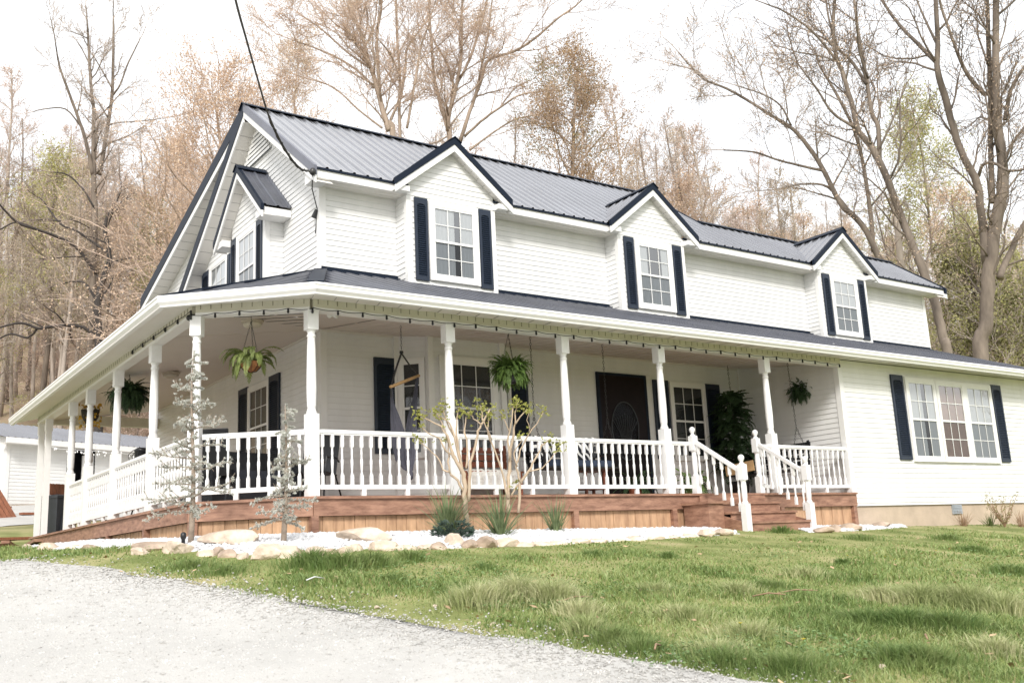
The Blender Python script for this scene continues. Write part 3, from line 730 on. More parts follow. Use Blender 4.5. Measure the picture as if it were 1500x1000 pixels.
# string lights
t = thing('string_lights', (4, -.1, 2.3), 'black cord of bulb lights strung along the porch beam', 'string lights')
cb = MB(); rr = random.Random(5); bulbs = []
run = [(V((-1.24, 3.6, 2.40)), V((-1.24, .83, 2.36)), 5), (V((-1.24, .83, 2.32)), V((-.02, -.09, 2.315)), 5), (V((-.02, -.09, 2.32)), V((WX-.05, -.09, 2.33)), 30)]
for a, b, n in run:
    L = (b-a).length; prev = None; pts = []
    for i in range(n+1):
        p = a.lerp(b, i/n)+ez*rr.uniform(-.012, .012); 
        if prev is not None:
            for k in range(1, 5): s_ = k/5; pts.append(prev.lerp(p, s_)-ez*.018*4*s_*(1-s_))
        pts.append(p); bulbs.append(p); prev = p
    cb.tube(pts, .0045, 5)
cb.build('cord', CABLE, t)
bme = None
for p in bulbs[::1]:
    if bme is None:
        o = MB().lathe([(.010, 0), (.013, -.008), (.013, -.028), (.016, -.036), (.016, -.048), (.007, -.058)], n=8).build('bulb', BLACK, t, local=True); bme = o.data
    else: o = bpy.data.objects.new('bulb', bme); col.objects.link(o); o.parent = t
    o.location = p-t.location-ez*.004

# hammock chair
hk = on(587, 477, 'Z', 2.44); t = thing('hammock_chair', hk, 'grey fabric hammock chair hanging from a wooden bar by the bay window', 'hammock chair')
def O2(px, py, dy=0): return on(px, py, 'Y', hk.y+dy)-hk
m = MB(); chain(m, (0, 0, 0), O2(588, 512), .006, .04); m.build('chain', IRON, t, local=True)
kn = O2(588, 517); ba, bb = O2(573, 566, -.12), O2(611, 551, .14)
m = MB(); m.tube([kn+ez*.03, kn], [.025, .03], 8); m.tube([kn, kn.lerp(ba, .5)+V((-.01, 0, 0)), ba], .014, 6); m.tube([kn, bb], .012, 6); m.tube([ba, ba+V((0, 0, -.15))], .012, 6)
m.build('rope', CABLE, t, local=True)
d = (bb-ba).normalized(); m = MB(); m.tube([ba-d*.02, bb+d*.05], .022, 10); m.build('spreader_bar', mat('pale wooden bar', (.52, .32, .15), .5, .2, 8, stretch=(1, 1, 8)), t, True, True)
HG = mat('grey hammock cloth', (.085, .085, .11), .85, .25, 14, bump=.3, bscale=30, stretch=(4, 4, .6))
m = MB(); n = 16
top_a, top_b = ba+V((0, 0, -.14)), bb+V((0, 0, -.05)); bot = O2(602, 690)
prof = []
def sheet(tp, w0, pts_):    # gathered cloth falling from a point of the bar into the seat
    vs = []
    for i, (p, w) in enumerate(pts_):
        for k in range(n):
            a = k/(n-1)-.5; fold = .018*math.sin(k*2.4)*(1-i/len(pts_)*.4); vs.append(p+d*(w*a)+V((-d.y, d.x, 0))*(fold+.10*w*(1-4*a*a)))
    m.add(vs, [(i*n+k, i*n+k+1, (i+1)*n+k+1, (i+1)*n+k) for i in range(len(pts_)-1) for k in range(n-1)])
sheet(top_a, .03, [(ba, .02), (O2(574, 590, -.1), .05), (O2(578, 612, -.1), .20), (O2(583, 640, -.08), .34), (O2(590, 668, -.04), .36), (O2(598, 684), .24), (bot, .06)])
sheet(top_b, .03, [(bb, .02), (O2(608, 580, .1), .08), (O2(603, 610, .1), .22), (O2(601, 640, .08), .32), (O2(601, 670, .04), .26), (bot, .06)])
m.build('cloth_seat', HG, t, True, True)
MB().lathe([(.005, -.12), (.03, -.1), (.035, -.03), (.02, .0), (.03, .04), (.012, .06)], bot, 8).build('tassel', HG, t, True, True)

WOODR = mat('red brown outdoor wood', (.24, .075, .04), .5, .3, 6, stretch=(1, 1, 5))
NAVYC = mat('navy cushion cloth', (.03, .045, .08), .85, .2)
CREAMC = mat('cream fleece', (.62, .60, .56), .95, .15, 25, bump=.8, bscale=35)
def pattern_mat():
    m = bpy.data.materials.new('black and white pillow'); m.use_nodes = True; nt = m.node_tree; N = nt.nodes; L = nt.links
    b = N['Principled BSDF']; b.inputs['Roughness'].default_value = .9
    tc = N.new('ShaderNodeTexCoord'); w = N.new('ShaderNodeTexWave'); w.inputs['Scale'].default_value = 5.5; w.inputs['Distortion'].default_value = 3.0; w.inputs['Detail'].default_value = 1
    w.bands_direction = 'DIAGONAL'; L.new(tc.outputs['Object'], w.inputs['Vector'])
    r = N.new('ShaderNodeValToRGB'); r.color_ramp.interpolation = 'CONSTANT'; r.color_ramp.elements[0].color = (.012, .014, .02, 1); r.color_ramp.elements[1].position = .66; r.color_ramp.elements[1].color = (.7, .7, .68, 1)
    L.new(w.outputs['Fac'], r.inputs['Fac']); L.new(r.outputs['Color'], b.inputs['Base Color']); return m
PAT = pattern_mat()
def pillow(name, c, w, h, th, m, rz, tilt, label, group=None):
    me = MB(); n = 9
    for s in (-1, 1):
        vs = []
        for i in range(n):
            for k in range(n):
                u, v = i/(n-1)*2-1, k/(n-1)*2-1; b = (max(0, 1-u**4)*max(0, 1-v**4))**.5
                vs.append((u*w/2*(1-.06*(1-abs(v))), s*th*b*.5, v*h/2*(1-.06*(1-abs(u)))))
        f = [(i*n+k, (i+1)*n+k, (i+1)*n+k+1, i*n+k+1) for i in range(n-1) for k in range(n-1)]
        me.add(vs, f if s < 0 else [q[::-1] for q in f])
    o = me.build(name, m, None, True, True); o.location = c; o.rotation_euler = (tilt, 0, rz); return tag(o, label, 'pillow', group)
def swing(c, rz, chains, label, wood):
    """bench swing: c is the seat centre, rz turns its back side (local +y)"""
    t = thing('porch_swing', c, label, 'porch swing', 'bench swings hung on chains from the porch ceiling', rz)
    L = 1.45
    m = MB()
    for k in range(5): m.box(-L/2, L/2, -.24+k*.1, -.155+k*.1, -.02, 0)
    m.build('seat', wood, t, local=True)
    m = MB()
    for k in range(4): m.beam((-L/2, .26+.02*k, .08+k*.11), (L/2, .26+.02*k, .08+k*.11), (0, .02, 0), (0, .012, .085))
    for x in (-L/2+.05, 0, L/2-.1): m.beam((x, .27, 0), (x, .37, .53), (.05, 0, 0), (0, .02, 0))
    m.build('backrest', wood, t, local=True)
    for x in (-L/2, L/2):
        m = MB(); m.box(x-.035, x+.035, -.28, .3, .21, .235); m.box(x-.02, x+.02, -.25, -.2, 0, .21); m.build('arm', wood, t, local=True)
    ch = MB(); ci, si = math.cos(-rz), math.sin(-rz)
    for x, top in zip((-L/2, L/2), chains):
        q = V(top)-V(c); q = V((q.x*ci-q.y*si, q.x*si+q.y*ci, q.z)); j = V((x, .0, .75)); chain(ch, q, j, .007, .045); chain(ch, j, (x, -.24, .02), .007); chain(ch, j, (x, .28, .22), .007)
    ch.build('chain', IRON, t, local=True); return t
swing((4.65, .75, .46), 0, [(3.93, .75, 2.46), (5.37, .75, 2.46)], 'dark bench swing with navy seat cushion between the bay window and front door', BLACK)
o = MB(); o.box(-.6, .6, -.24, .24, 0, .09); o = o.build('seat_cushion', NAVYC, None, local=True); o.location = (4.65, .75, .465); tag(o, 'long navy cushion lying on the dark bench swing', 'cushion')
pillow('throw_pillow', (4.15, .90, .74), .44, .44, .16, PAT, .1, .25, 'black pillow with white pattern at the left end of the dark swing', 'patterned pillows on the dark swing')
pillow('throw_pillow', (4.92, .90, .74), .44, .44, .16, PAT, -.2, .25, 'black pillow with slanted white stripes toward the right end of the dark swing', 'patterned pillows on the dark swing')
swing((9.55, 1.15, .46), -math.pi/2, [(9.5, 1.88, 2.60), (9.5, .43, 2.42)], 'black bench swing with its back to the side wall of the right wing', BLACK)
o = MB().box(-.3, .3, -.02, .02, 0, .19).build('wooden_board', mat('raw pine', (.55, .36, .18), .6, .2), None, local=True); o.location = (9.17, 1.5, .475); o.rotation_euler = (0, -.1, -1.4); tag(o, 'pale pine board propped on the black swing', 'board')
# large dark fir-like plant in the corner
t = thing('potted_fir', (9.62, 1.98, 0), 'large dark feathery potted evergreen in the corner behind the black swing', 'potted plant')
MB().lathe([(.16, 0), (.2, .3), (.23, .36), (.2, .36)], n=16).build('pot', BLACK, t, True, True)
m = MB(); m.tube([(0, 0, .3), (0, 0, 1.0), (.02, 0, 2.05)], [.03, .02, .006], 6); m.build('trunk', mat('plant stem', (.08, .055, .035), .9), t, True, True)
m = MB(); rr = random.Random(12)
for k in range(11):
    z = .62+k*.14; f = fronds(rr, 24, .60*(1-.55*(k/11)**2), 1.2, .085, .6, 16); m.add([(x, y, w+z) for x, y, w in f.v], f.f)
m.build('fronds', FERND, t, local=True)
# bench under the bay window with fleece
t = thing('wooden_bench', (3.55, 1.55, 0), 'red brown wooden bench under the bay window', 'bench')
m = MB(); 
for k in range(4): m.box(-.55, .55, -.22+k*.11, -.12+k*.11, .43, .46)
m.build('seat', WOODR, t, local=True)
m = MB()
for k in range(3): m.box(-.55, .55, .23, .25, .56+k*.11, .645+k*.11)
m.build('backrest', WOODR, t, local=True)
for x in (-.52, .47):
    for y in (-.22, .2): MB().box(x, x+.05, y, y+.05, 0, .43 if y < 0 else .9).build('leg', WOODR, t, local=True)
m = MB(); rr = random.Random(2)
vs = []
for i in range(25):
    for k in range(9):
        x = -.5+i*.04; y, z = ((-.25, .18+.06*k) if k < 5 else (-.25+(k-4)*.11, .48)); vs.append((x, y-.02+rr.uniform(-.018, .018), z+.01+rr.uniform(-.018, .018)))
m.add(vs, [(i*9+k, i*9+k+1, (i+1)*9+k+1, (i+1)*9+k) for i in range(24) for k in range(8)])
o = m.build('fleece_throw', CREAMC, None, True, True); o.location = (3.55, 1.55, 0); tag(o, 'fluffy cream throw draped over the wooden bench', 'throw')
# red wood side table and potted plants by the door
t = thing('side_table', (5.75, 1.75, 0), 'small red brown wooden table beside the front door', 'table')
MB().box(-.25, .25, -.2, .2, .5, .54).build('table_top', WOODR, t, local=True)
for x in (-.22, .18):
    for y in (-.17, .13): MB().box(x, x+.04, y, y+.04, 0, .5).build('leg', WOODR, t, local=True)
MB().box(-.22, .22, -.17, .17, .2, .22).build('shelf', WOODR, t, local=True)
def pot_plant(x, y, s, label, seed, leafm, potm):
    t = thing('potted_plant', (x, y, 0), label, 'potted plant'); MB().lathe([(.09*s, 0), (.12*s, .2*s), (.14*s, .22*s), (.12*s, .22*s)], n=14).build('pot', potm, t, True, True)
    f = fronds(random.Random(seed), 30, .42*s, 1.6, .06*s, .95, 12, 1.2); f.v = [(a, b, c+.22*s) for a, b, c in f.v]; f.build('leaves', leafm, t, local=True)
pot_plant(7.15, .75, 1.05, 'green leafy plant in a white pot behind the railing left of the steps', 21, FERN, PAINT)
pot_plant(6.55, 1.5, 1.1, 'dark green potted plant on the porch floor by the front door', 22, FERND, mat('terracotta', (.35, .14, .08), .8))
# black patio furniture behind the chamfered railing
WICK = mat('black wicker', (.015, .017, .022), .6, .3, 50, bump=.6, bscale=90)
t = thing('wicker_sofa', (-.05, 2.15, 0), 'black wicker patio sofa behind the corner railing', 'sofa', rz=.25)
MB().box(-.75, .75, -.38, .38, .04, .36).build('base', WICK, t, local=True)
MB().box(-.7, .7, -.36, .28, .36, .48).build('seat', mat('charcoal cushion', (.02, .024, .035), .9), t, local=True)
MB().slab([(-.72, .28, .36), (.72, .28, .36), (.72, .42, .82), (-.72, .42, .82)], (0, .08, 0)).build('backrest', WICK, t, local=True)
for x in (-.75, .65): MB().box(x, x+.1, -.38, .36, .36, .60).build('arm', WICK, t, local=True)
def sling_chair(x, y, rz, label):
    t = thing('patio_chair', (x, y, 0), label, 'patio chair', 'black metal patio chairs on the porch', rz)
    for s in (-.26, .26):
        m = MB(); m.tube([(s, -.25, 0), (s, -.20, .42), (s, -.16, .62), (s, .12, .63), (s, .22, .58)], .013, 6); m.tube([(s, .34, 0), (s, .1, .40), (s, .26, .98)], .013, 6); m.tube([(s, -.2, .42), (s, .14, .39)], .012, 6); m.build('side_frame', BLACK, t, local=True)
    m = MB(); m.tube([(-.26, .26, .98), (.26, .26, .98)], .012, 6); m.tube([(-.26, -.2, .42), (.26, -.2, .42)], .012, 6); m.build('crossbar', BLACK, t, local=True)
    m = MB(); m.slab([(-.25, -.2, .42), (.25, -.2, .42), (.25, .12, .39), (-.25, .12, .39)], (0, 0, .008)); m.slab([(-.25, .12, .40), (.25, .12, .40), (.25, .26, .97), (-.25, .26, .97)], (0, .008, 0)); m.build('sling', BLACK, t, local=True)
sling_chair(-.62, 1.75, 2.5, 'black sling patio chair left of the wicker sofa'); sling_chair(.72, 1.55, -.9, 'black sling patio chair in front of the house corner')
t = thing('patio_table', (.32, 1.05, 0), 'small round black patio table at the porch corner', 'table')
MB().lathe([(.30, .50), (.31, .505), (.31, .525), (.30, .53)], n=24).build('table_top', BLACK, t, True, True)
for k in range(3): a = 2.1*k; MB().tube([(.24*math.cos(a), .24*math.sin(a), 0), (.12*math.cos(a), .12*math.sin(a), .28), (.22*math.cos(a), .22*math.sin(a), .5)], .012, 6).build('leg', BLACK, t, local=True)
# lantern on a stand behind the left railing
p = V((-.72, 4.95, 0)); t = thing('lantern_stand', p, 'black metal stand behind the left railing carrying a lantern', 'stand')
MB().lathe([(.17, .72), (.18, .735), (.18, .745), (.17, .76)], n=18).build('table_top', BLACK, t, local=True)
for k in range(3): a = 2.1*k; MB().tube([(.2*math.cos(a), .2*math.sin(a), 0), (.05*math.cos(a), .05*math.sin(a), .4), (.13*math.cos(a), .13*math.sin(a), .73)], .012, 6).build('leg', BLACK, t, local=True)
t = thing('lantern', p+ez*.76, 'black lantern with flared wire sides on its stand', 'lantern')
MB().lathe([(.09, 0), (.11, .02), (.11, .04), (.10, .31), (.12, .33), (.06, .37)], n=16).build('body', BLACK, t, True, True)
m = MB()
for k in range(6): a = 1.047*k; m.tube([(.10*math.cos(a), .10*math.sin(a), .02), (.17*math.cos(a), .17*math.sin(a), .10), (.19*math.cos(a), .19*math.sin(a), .26), (.12*math.cos(a), .12*math.sin(a), .33)], .007, 4)
m.build('wire_side', BLACK, t, local=True)
# rope and pulley hanging at the left end
m = MB(); a = V((-.35, 10.3, 2.42)); m.tube([a, a+V((0, .02, -1.0)), a+V((.02, 0, -2.2))], .008, 5)
t = thing('pulley_rope', a, 'thin white rope with a pulley hanging at the far left end of the porch', 'rope'); m.build('rope', mat('white rope', (.6, .58, .55), .9), t)
MB().lathe([(.02, 0), (.06, -.04), (.07, -.2), (.03, -.26)], a-ez*.75, 10).build('pulley', mat('pale pulley', (.6, .6, .6), .5), t, True)

# ================================================================== POWER CABLE
t = thing('power_cable', (RX-.02, 1.97, 5.02), 'dark twisted power line sagging down to the corner of the roof', 'cable')
end = V((RX-.02, 1.97, 5.02)); pts = [far(318, -120, 6.5), far(345, 0, 8.0), far(362, 62, 9.4), far(378, 118, 10.6), far(393, 168, 11.6), far(409, 204, 12.3), far(426, 232, 12.9), far(440, 247, 13.3), far(450, 250, 13.7), end]
sp = []
for i in range(len(pts)-1):
    a, b, c, d = pts[max(i-1, 0)], pts[i], pts[i+1], pts[min(i+2, len(pts)-1)]
    for k in range(10):
        s = k/10; sp.append(.5*((2*b)+(c-a)*s+(2*a-5*b+4*c-d)*s*s+(3*b-a-3*c+d)*s**3))
sp.append(end); m = MB(); m.tube(sp, [.012+.004*(40 < i < 75) for i in range(len(sp))], 6); tw = []
for i in range(len(sp)):
    if i >= len(sp)*.45: tw.append(sp[i]+V((math.cos(i*1.1), 0, math.sin(i*1.1)))*.018)
m.tube(tw, .009, 5); m.build('line', mat('weathered cable', (.045, .04, .035), .8, .3), t)
m = MB(); m.lathe([(.03, .05), (.05, .02), (.05, -.03), (.02, -.06)], end, 10); m.build('insulator', IRON, t, True)
m = MB(); m.tube([end, end+V((.12, .3, -.15)), (HX-.02, HY+.06, 4.62), (HX-.03, HY+.12, 4.25)], .009, 5); m.tube([(HX-.03, HY+.05, 4.62), (HX-.05, HY+.12, 4.5)], [.035, .05], 6); m.build('service_drop', CABLE, t)

# ================================================================== GARAGE AND THINGS BEHIND
ga0 = far(5, 738, 34); GZ = gz(ga0.x, ga0.y)-.05; ang = R(25); gu = V((math.cos(ang), math.sin(ang), 0)); gv_ = V((-math.sin(ang), math.cos(ang), 0))
t = thing('garage', (ga0.x, ga0.y, GZ), 'low white garage with grey metal roof behind the porch', 'garage'); g0 = V((ga0.x, ga0.y, 0))
zf = far(5, 640, 34).z; zr = far(0, 624, 38).z-.1
GL, GD = 11.0, 7.0
def gp(u, v, z): return g0+gu*u+gv_*v+ez*z
m = MB(); du = (far(68, 700, 36)-g0).dot(gu); dw = 1.05; dz = GZ+1.95
lap(m, [(0, GZ), (du, GZ), (du, zf), (0, zf)], g0, gu, ez, -gv_, .11, .012); lap(m, [(du+dw, GZ), (GL, GZ), (GL, zf), (du+dw, zf)], g0, gu, ez, -gv_, .11, .012); lap(m, [(du, dz), (du+dw, dz), (du+dw, zf), (du, zf)], g0, gu, ez, -gv_, .11, .012)
lap(m, [(-GD, GZ), (0, GZ), (0, zf), (-GD/2, zr), (-GD, zf)], g0, -gv_, ez, -gu, .11, .012)
m.poly([gp(0, GD, GZ), gp(GL, GD, GZ), gp(GL, GD, zf), gp(0, GD, zf)]); m.poly([gp(GL, 0, GZ), gp(GL, GD, GZ), gp(GL, GD, zf), gp(GL, GD/2, zr), gp(GL, 0, zf)])
gw = m.build('wall', WHITE, t)
m = MB(); W = V(gv_*(GD/2+.4)+ez*(zr-zf+.25)); Wn = W.length; ribs(m, [(-.3, 0), (GL+.3, 0), (GL+.3, Wn), (-.3, Wn)], gp(0, -.4, zf-.05), gu, W/Wn, .23, .03)
m.poly([gp(-.3, GD/2, zr+.2), gp(GL+.3, GD/2, zr+.2), gp(GL+.3, GD+.4, zf-.05), gp(-.3, GD+.4, zf-.05)])
gr = m.build('roof', NAVYR, t)
m = MB(); m.beam(gp(-.3, -.4, zf-.22), gp(GL+.3, -.4, zf-.22), -gv_*.03, ez*.17); m.slab([gp(-.3, -.4, zf-.22), gp(GL+.3, -.4, zf-.22), gp(GL+.3, 0, zf-.2), gp(-.3, 0, zf-.2)], (0, 0, -.01)); m.build('fascia', TRIM, gr)
m = MB(); m.beam(gp(-.02, -.02, GZ), gp(.1, -.02, GZ), -gv_*.01, ez*(zf-GZ-.2)); m.build('corner_trim', TRIM, t)
m = MB()
m.slab([gp(du, .6, GZ), gp(du+dw, .6, GZ), gp(du+dw, .6, dz), gp(du, .6, dz)], gv_*.02); m.slab([gp(du, 0, dz-.01), gp(du+dw, 0, dz-.01), gp(du+dw, .6, dz-.01), gp(du, .6, dz-.01)], (0, 0, .01))
m.build('doorway', DARK, t); MB().beam(gp(du+.62, .05, GZ+.02), gp(du+dw, .05, GZ+.02), gv_*.04, ez*1.7).build('door', TRIM, t)
m = MB(); rr = random.Random(8)
pts = [gp(1.2+.35*i, -.44, zf-.26-.05*abs(math.sin(i*1.3))) for i in range(26)]; m.tube(pts, .01, 4)
for i in range(70): p = gp(1.2+rr.uniform(0, 8.7), -.46, zf-.28-rr.uniform(0, .14)); m.lathe([(.012, -.03), (.022, 0), (.012, .03)], p, 5)
tg_ = thing('string_lights', gp(1.2, -.44, zf-.26), 'white string lights drooping along the garage eave', 'string lights'); m.build('cord', mat('white bulbs', (.8, .8, .8), .3), tg_)
# trash can with bundled wood
b = hit(80, 785); b = V((-.62, 11.75, 0)); b.z = gz(b.x, b.y); t = thing('trash_can', b, 'dark grey wheeled trash can behind the left end of the porch', 'trash can', rz=.5)
GREYP = mat('dark grey plastic', (.028, .032, .04), .45, .2)
m = MB(); 
def frus(m, w0, d0, w1, d1, z0, z1): m.hexa([(-w0, -d0, z0), (w0, -d0, z0), (w0, d0, z0), (-w0, d0, z0), (-w1, -d1, z1), (w1, -d1, z1), (w1, d1, z1), (-w1, d1, z1)])
frus(m, .23, .23, .29, .31, .06, .92); 
for k in (-1, 0, 1): m.box(k*.13-.012, k*.13+.012, -.295, -.23, .1, .8)
m.build('body', GREYP, t, local=True); m = MB(); frus(m, .31, .33, .31, .33, .92, .97); frus(m, .30, .32, .22, .2, .97, 1.0); m.box(-.25, .25, .33, .38, .90, .94); m.build('rim', GREYP, t, local=True)
for s in (-.24, .24): MB().tube([(s-.025, .24, .09), (s+.025, .24, .09)], .09, 14).build('wheel', BLACK, t, True, True)
WOODC = mat('orange brown cedar board', (.25, .095, .05), .65, .3, 5, stretch=(6, 6, .8)); 
t2 = thing('cedar_bundle', b+ez*1.0, 'bundle of short cedar boards standing on the trash can', 'boards', rz=.5); rr = random.Random(4)
for k in range(6): MB().slab([(-.27+k*.09, -.05, 0), (-.19+k*.09, -.05, 0), (-.17+k*.075, .0, .24+rr.uniform(-.02, .02)), (-.235+k*.075, .0, .24)], (0, .02, 0)).build('board', WOODC, t2, local=True)
# leaning panel of boards and loose planks at the far left
p = far(10, 758, 30); p.z = gz(p.x, p.y); t = thing('board_panel', p, 'reddish cedar board panel leaning at the far left edge', 'panel', rz=.3)
m = MB()
for k in range(6): m.slab([(.28-.13*k, 0, 0), (.16-.13*k, 0, 0), (-.34-.13*k, .25, .95), (-.22-.13*k, .25, .95)], (0, .03, 0))
m.build('panel', WOODC, t, local=True); MB().bar((-.7, .2, .3), (.2, .2, .3), .05, .05).build('brace', WOODC, t, local=True)
for (px, py, L, rz, lb) in ((22, 752, 2.2, .2, 'tan plank lying on the ground by the leaning board panel'), (80, 742, 1.9, .3, 'tan plank lying in front of the garage wall')):
    p = far(px, py+8, 25 if px < 50 else 31); z = gz(p.x, p.y); o = MB().box(-L/2, L/2, -.1, .1, 0, .06).build('plank', WOODC, None, local=True); o.location = (p.x, p.y, z+.0); o.rotation_euler.z = rz; tag(o, lb, 'plank')
for (x, y, L, rz, lb) in ((-1.85, 9.6, 1.7, 1.35, 'weathered red plank lying off the end of the porch deck'), (-2.1, 8.6, 1.5, 1.1, 'short dark plank lying in the grass beside the gravel bed'), (-1.65, 8.3, 1.6, 1.5, 'red brown plank resting against the low end of the deck')):
    o = MB().box(-L/2, L/2, -.07, .07, 0, .05).build('plank', DECK, None, local=True); o.location = (x, y, gz(x, y)+.012); o.rotation_euler = (0, .02, rz); tag(o, lb, 'plank')
# ================================================================== GRAVEL BED, ROCKS, PLANTS
ROCK = mat('tan sandstone', (.50, .40, .31), .85, .25, 5, c2=(.62, .52, .42), bump=.9, bscale=12)
ROCKD = mat('brown weathered stone', (.32, .24, .18), .9, .3, 4, c2=(.46, .36, .28), bump=.6, bscale=9)
QUARTZ = mat('white quartz gravel', (.66, .66, .67), .75, .18, 30, bump=.3, bscale=60)
# outer border of the bed, left end to the steps, then right of the steps
bord_px = [(112, 806), (150, 808), (195, 807), (240, 808), (280, 810), (330, 813), (390, 815), (430, 811), (480, 806), (530, 804), (575, 803), (620, 804), (665, 801), (700, 799), (760, 797), (830, 793), (900, 789), (960, 786), (1010, 783), (1060, 780), (1088, 778)]
BORD = [hit(p[0], p[1]+(4 if p[0] > 540 else 1)) for p in bord_px]; BORD[0] = V((-2.3, 5.6, 0)); BORD[1] = V((-2.4, 1.6, 0)); BORD[2] = V((-2.32, .2, 0))
INNER = [V((-1.28, 5.6, 0)), V((-1.28, 2.0, 0)), V((-1.28, 1.0, 0)), V((-1.0, .5, 0)), V((-.6, .2, 0)), V((-.1, -.16, 0))]
bed2_px = [(1190, 777), (1235, 775), (1280, 772), (1330, 768)]
BED2 = [hit(p[0], p[1]+4) for p in bed2_px]
def ease(p): return V((p.x, p.y, gz(p.x, p.y)))
def resample(P, n):
    L = [0]
    for a, b in zip(P, P[1:]): L.append(L[-1]+math.hypot(b.x-a.x, b.y-a.y))
    out = []
    for i in range(n):
        s = L[-1]*i/(n-1); k = max(j for j in range(len(L)-1) if L[j] <= s+1e-9); t = (s-L[k])/max(1e-6, L[k+1]-L[k]); out.append(P[k].lerp(P[k+1], t))
    return out
inn_full = INNER+[V((3, -.16, 0)), V((6.1, -.16, 0))]
def bedsheet(outer, inner, n, name):
    o, i_ = resample(outer, n), resample(inner, n); m = MB(); k_ = 8; vs = []
    for a, b in zip(o, i_):
        for k in range(k_+1):
            p = a.lerp(b, k/k_); z = gz(p.x, p.y)+(.012 if k else -.05); vs.append((p.x, p.y, z))
    m.add(vs, [(i*(k_+1)+k, (i+1)*(k_+1)+k, (i+1)*(k_+1)+k+1, i*(k_+1)+k+1) for i in range(n-1) for k in range(k_)])
    b = m.build(name, QUARTZ, None, True); tag(b, kind='structure'); return vs, n, k_
S1 = bedsheet(BORD, inn_full, 60, 'gravel_bed_ground')
S2 = bedsheet(BED2, [V((8.05, -.16, 0)), V((9.2, -.16, 0)), V((10.3, -.1, 0)), V((11.2, -.02, 0))], 14, 'gravel_bed_ground')
ICO = np.array([(0, 0, 1), (.89, 0, .45), (.28, .85, .45), (-.72, .53, .45), (-.72, -.53, .45), (.28, -.85, .45), (.72, .53, -.45), (-.28, .85, -.45), (-.89, 0, -.45), (-.28, -.85, -.45), (.72, -.53, -.45), (0, 0, -1)])
ICOF = np.array([(0, 1, 2), (0, 2, 3), (0, 3, 4), (0, 4, 5), (0, 5, 1), (1, 6, 2), (2, 7, 3), (3, 8, 4), (4, 9, 5), (5, 10, 1), (2, 6, 7), (3, 7, 8), (4, 8, 9), (5, 9, 10), (1, 10, 6), (6, 11, 7), (7, 11, 8), (8, 11, 9), (9, 11, 10), (10, 11, 6)])
OCT = np.array([(1, 0, 0), (0, 1, 0), (-1, 0, 0), (0, -1, 0), (0, 0, 1), (0, 0, -1)], float); OCTF = np.array([(0, 1, 4), (1, 2, 4), (2, 3, 4), (3, 0, 4), (1, 0, 5), (2, 1, 5), (3, 2, 5), (0, 3, 5)])
def pebbles(name, C, size, m, base=ICO, faces=ICOF, flat=.65, rng=NP):
    n = len(C); k = len(base)
    jit = 1+rng.uniform(-.28, .28, (n, k, 1)); sc = size[:, None, None]*rng.uniform(.6, 1.25, (n, 1, 3)); sc[:, :, 2] *= flat
    P = base[None]*jit*sc; a = rng.uniform(0, 2*np.pi, n); ca, sa = np.cos(a)[:, None], np.sin(a)[:, None]
    X = P[:, :, 0]*ca-P[:, :, 1]*sa; Y = P[:, :, 0]*sa+P[:, :, 1]*ca; ti = rng.uniform(-.5, .5, n)[:, None]
    Z = P[:, :, 2]*np.cos(ti)+X*np.sin(ti); P = np.stack([X, Y, Z], 2)+C[:, None]
    F = (faces[None]+(np.arange(n)*k)[:, None, None]).reshape(-1, 3)
    return tag(np_mesh(name, P.reshape(-1, 3), F, m), kind='stuff')
def onbed(S, n):
    vs, N_, k_ = S; vs = np.array(vs).reshape(N_, k_+1, 3); i = NP.uniform(0, N_-1.001, n); k = NP.uniform(.3, k_-.001, n); a, b = i.astype(int), k.astype(int); s, t = (i-a)[:, None], (k-b)[:, None]
    return (vs[a, b]*(1-s)+vs[a+1, b]*s)*(1-t)+(vs[a, b+1]*(1-s)+vs[a+1, b+1]*s)*t
C = np.concatenate([onbed(S1, 15000), onbed(S2, 2200)]); C[:, 2] += .008
pebbles('white_gravel', C, NP.uniform(.016, .042, len(C)), QUARTZ)
def rock(name, c, size, m, seed, label, group=None, rz=0.0, tilt=0.0):
    rng = random.Random(seed); bm = bmesh.new(); bmesh.ops.create_icosphere(bm, subdivisions=3, radius=1)
    planes = [V((rng.gauss(0, 1), rng.gauss(0, 1), rng.gauss(0, .6))).normalized() for _ in range(14)]; ds = [rng.uniform(.5, .85) for _ in planes]
    for v in bm.verts:
        for n_, d in zip(planes, ds):
            e = v.co.dot(n_)-d
            if e > 0: v.co -= n_*e*.92
        v.co += V((rng.gauss(0, 1), rng.gauss(0, 1), rng.gauss(0, 1)))*.012
        v.co = V((v.co.x*size[0], v.co.y*size[1], v.co.z*size[2]))
    me = bpy.data.meshes.new(name); bm.to_mesh(me); bm.free(); me.materials.append(m)
    o = bpy.data.objects.new(name, me); col.objects.link(o); o.location = c; o.rotation_euler = (tilt, 0, rz); return tag(o, label, 'rock', group)
def grd(px, py, dz=0): p = hit(px, py); return V((p.x, p.y, gz(p.x, p.y)+dz))
rock('garden_rock', grd(345, 797, .05), (.40, .20, .10), ROCK, 31, 'long flat tan rock lying in the white gravel left of the second sapling', rz=-.6)
rock('garden_rock', grd(537, 794, .06), (.42, .22, .10), ROCK, 32, 'wide flat tan slab tilted over a dark gap in the white gravel', rz=-.7, tilt=.1)
rock('garden_rock', grd(391, 816, .03), (.22, .17, .14), ROCK, 33, 'largest pale boulder of the bed border, left of the tilted slab', rz=.3)
rock('garden_rock', grd(262, 809, .02), (.22, .18, .11), ROCK, 34, 'pale blocky rock in front of the tall left sapling', rz=.5)
rock('garden_rock', grd(225, 804, .0), (.30, .2, .09), ROCKD, 35, 'low brown rock beside the tall left sapling', rz=.2)
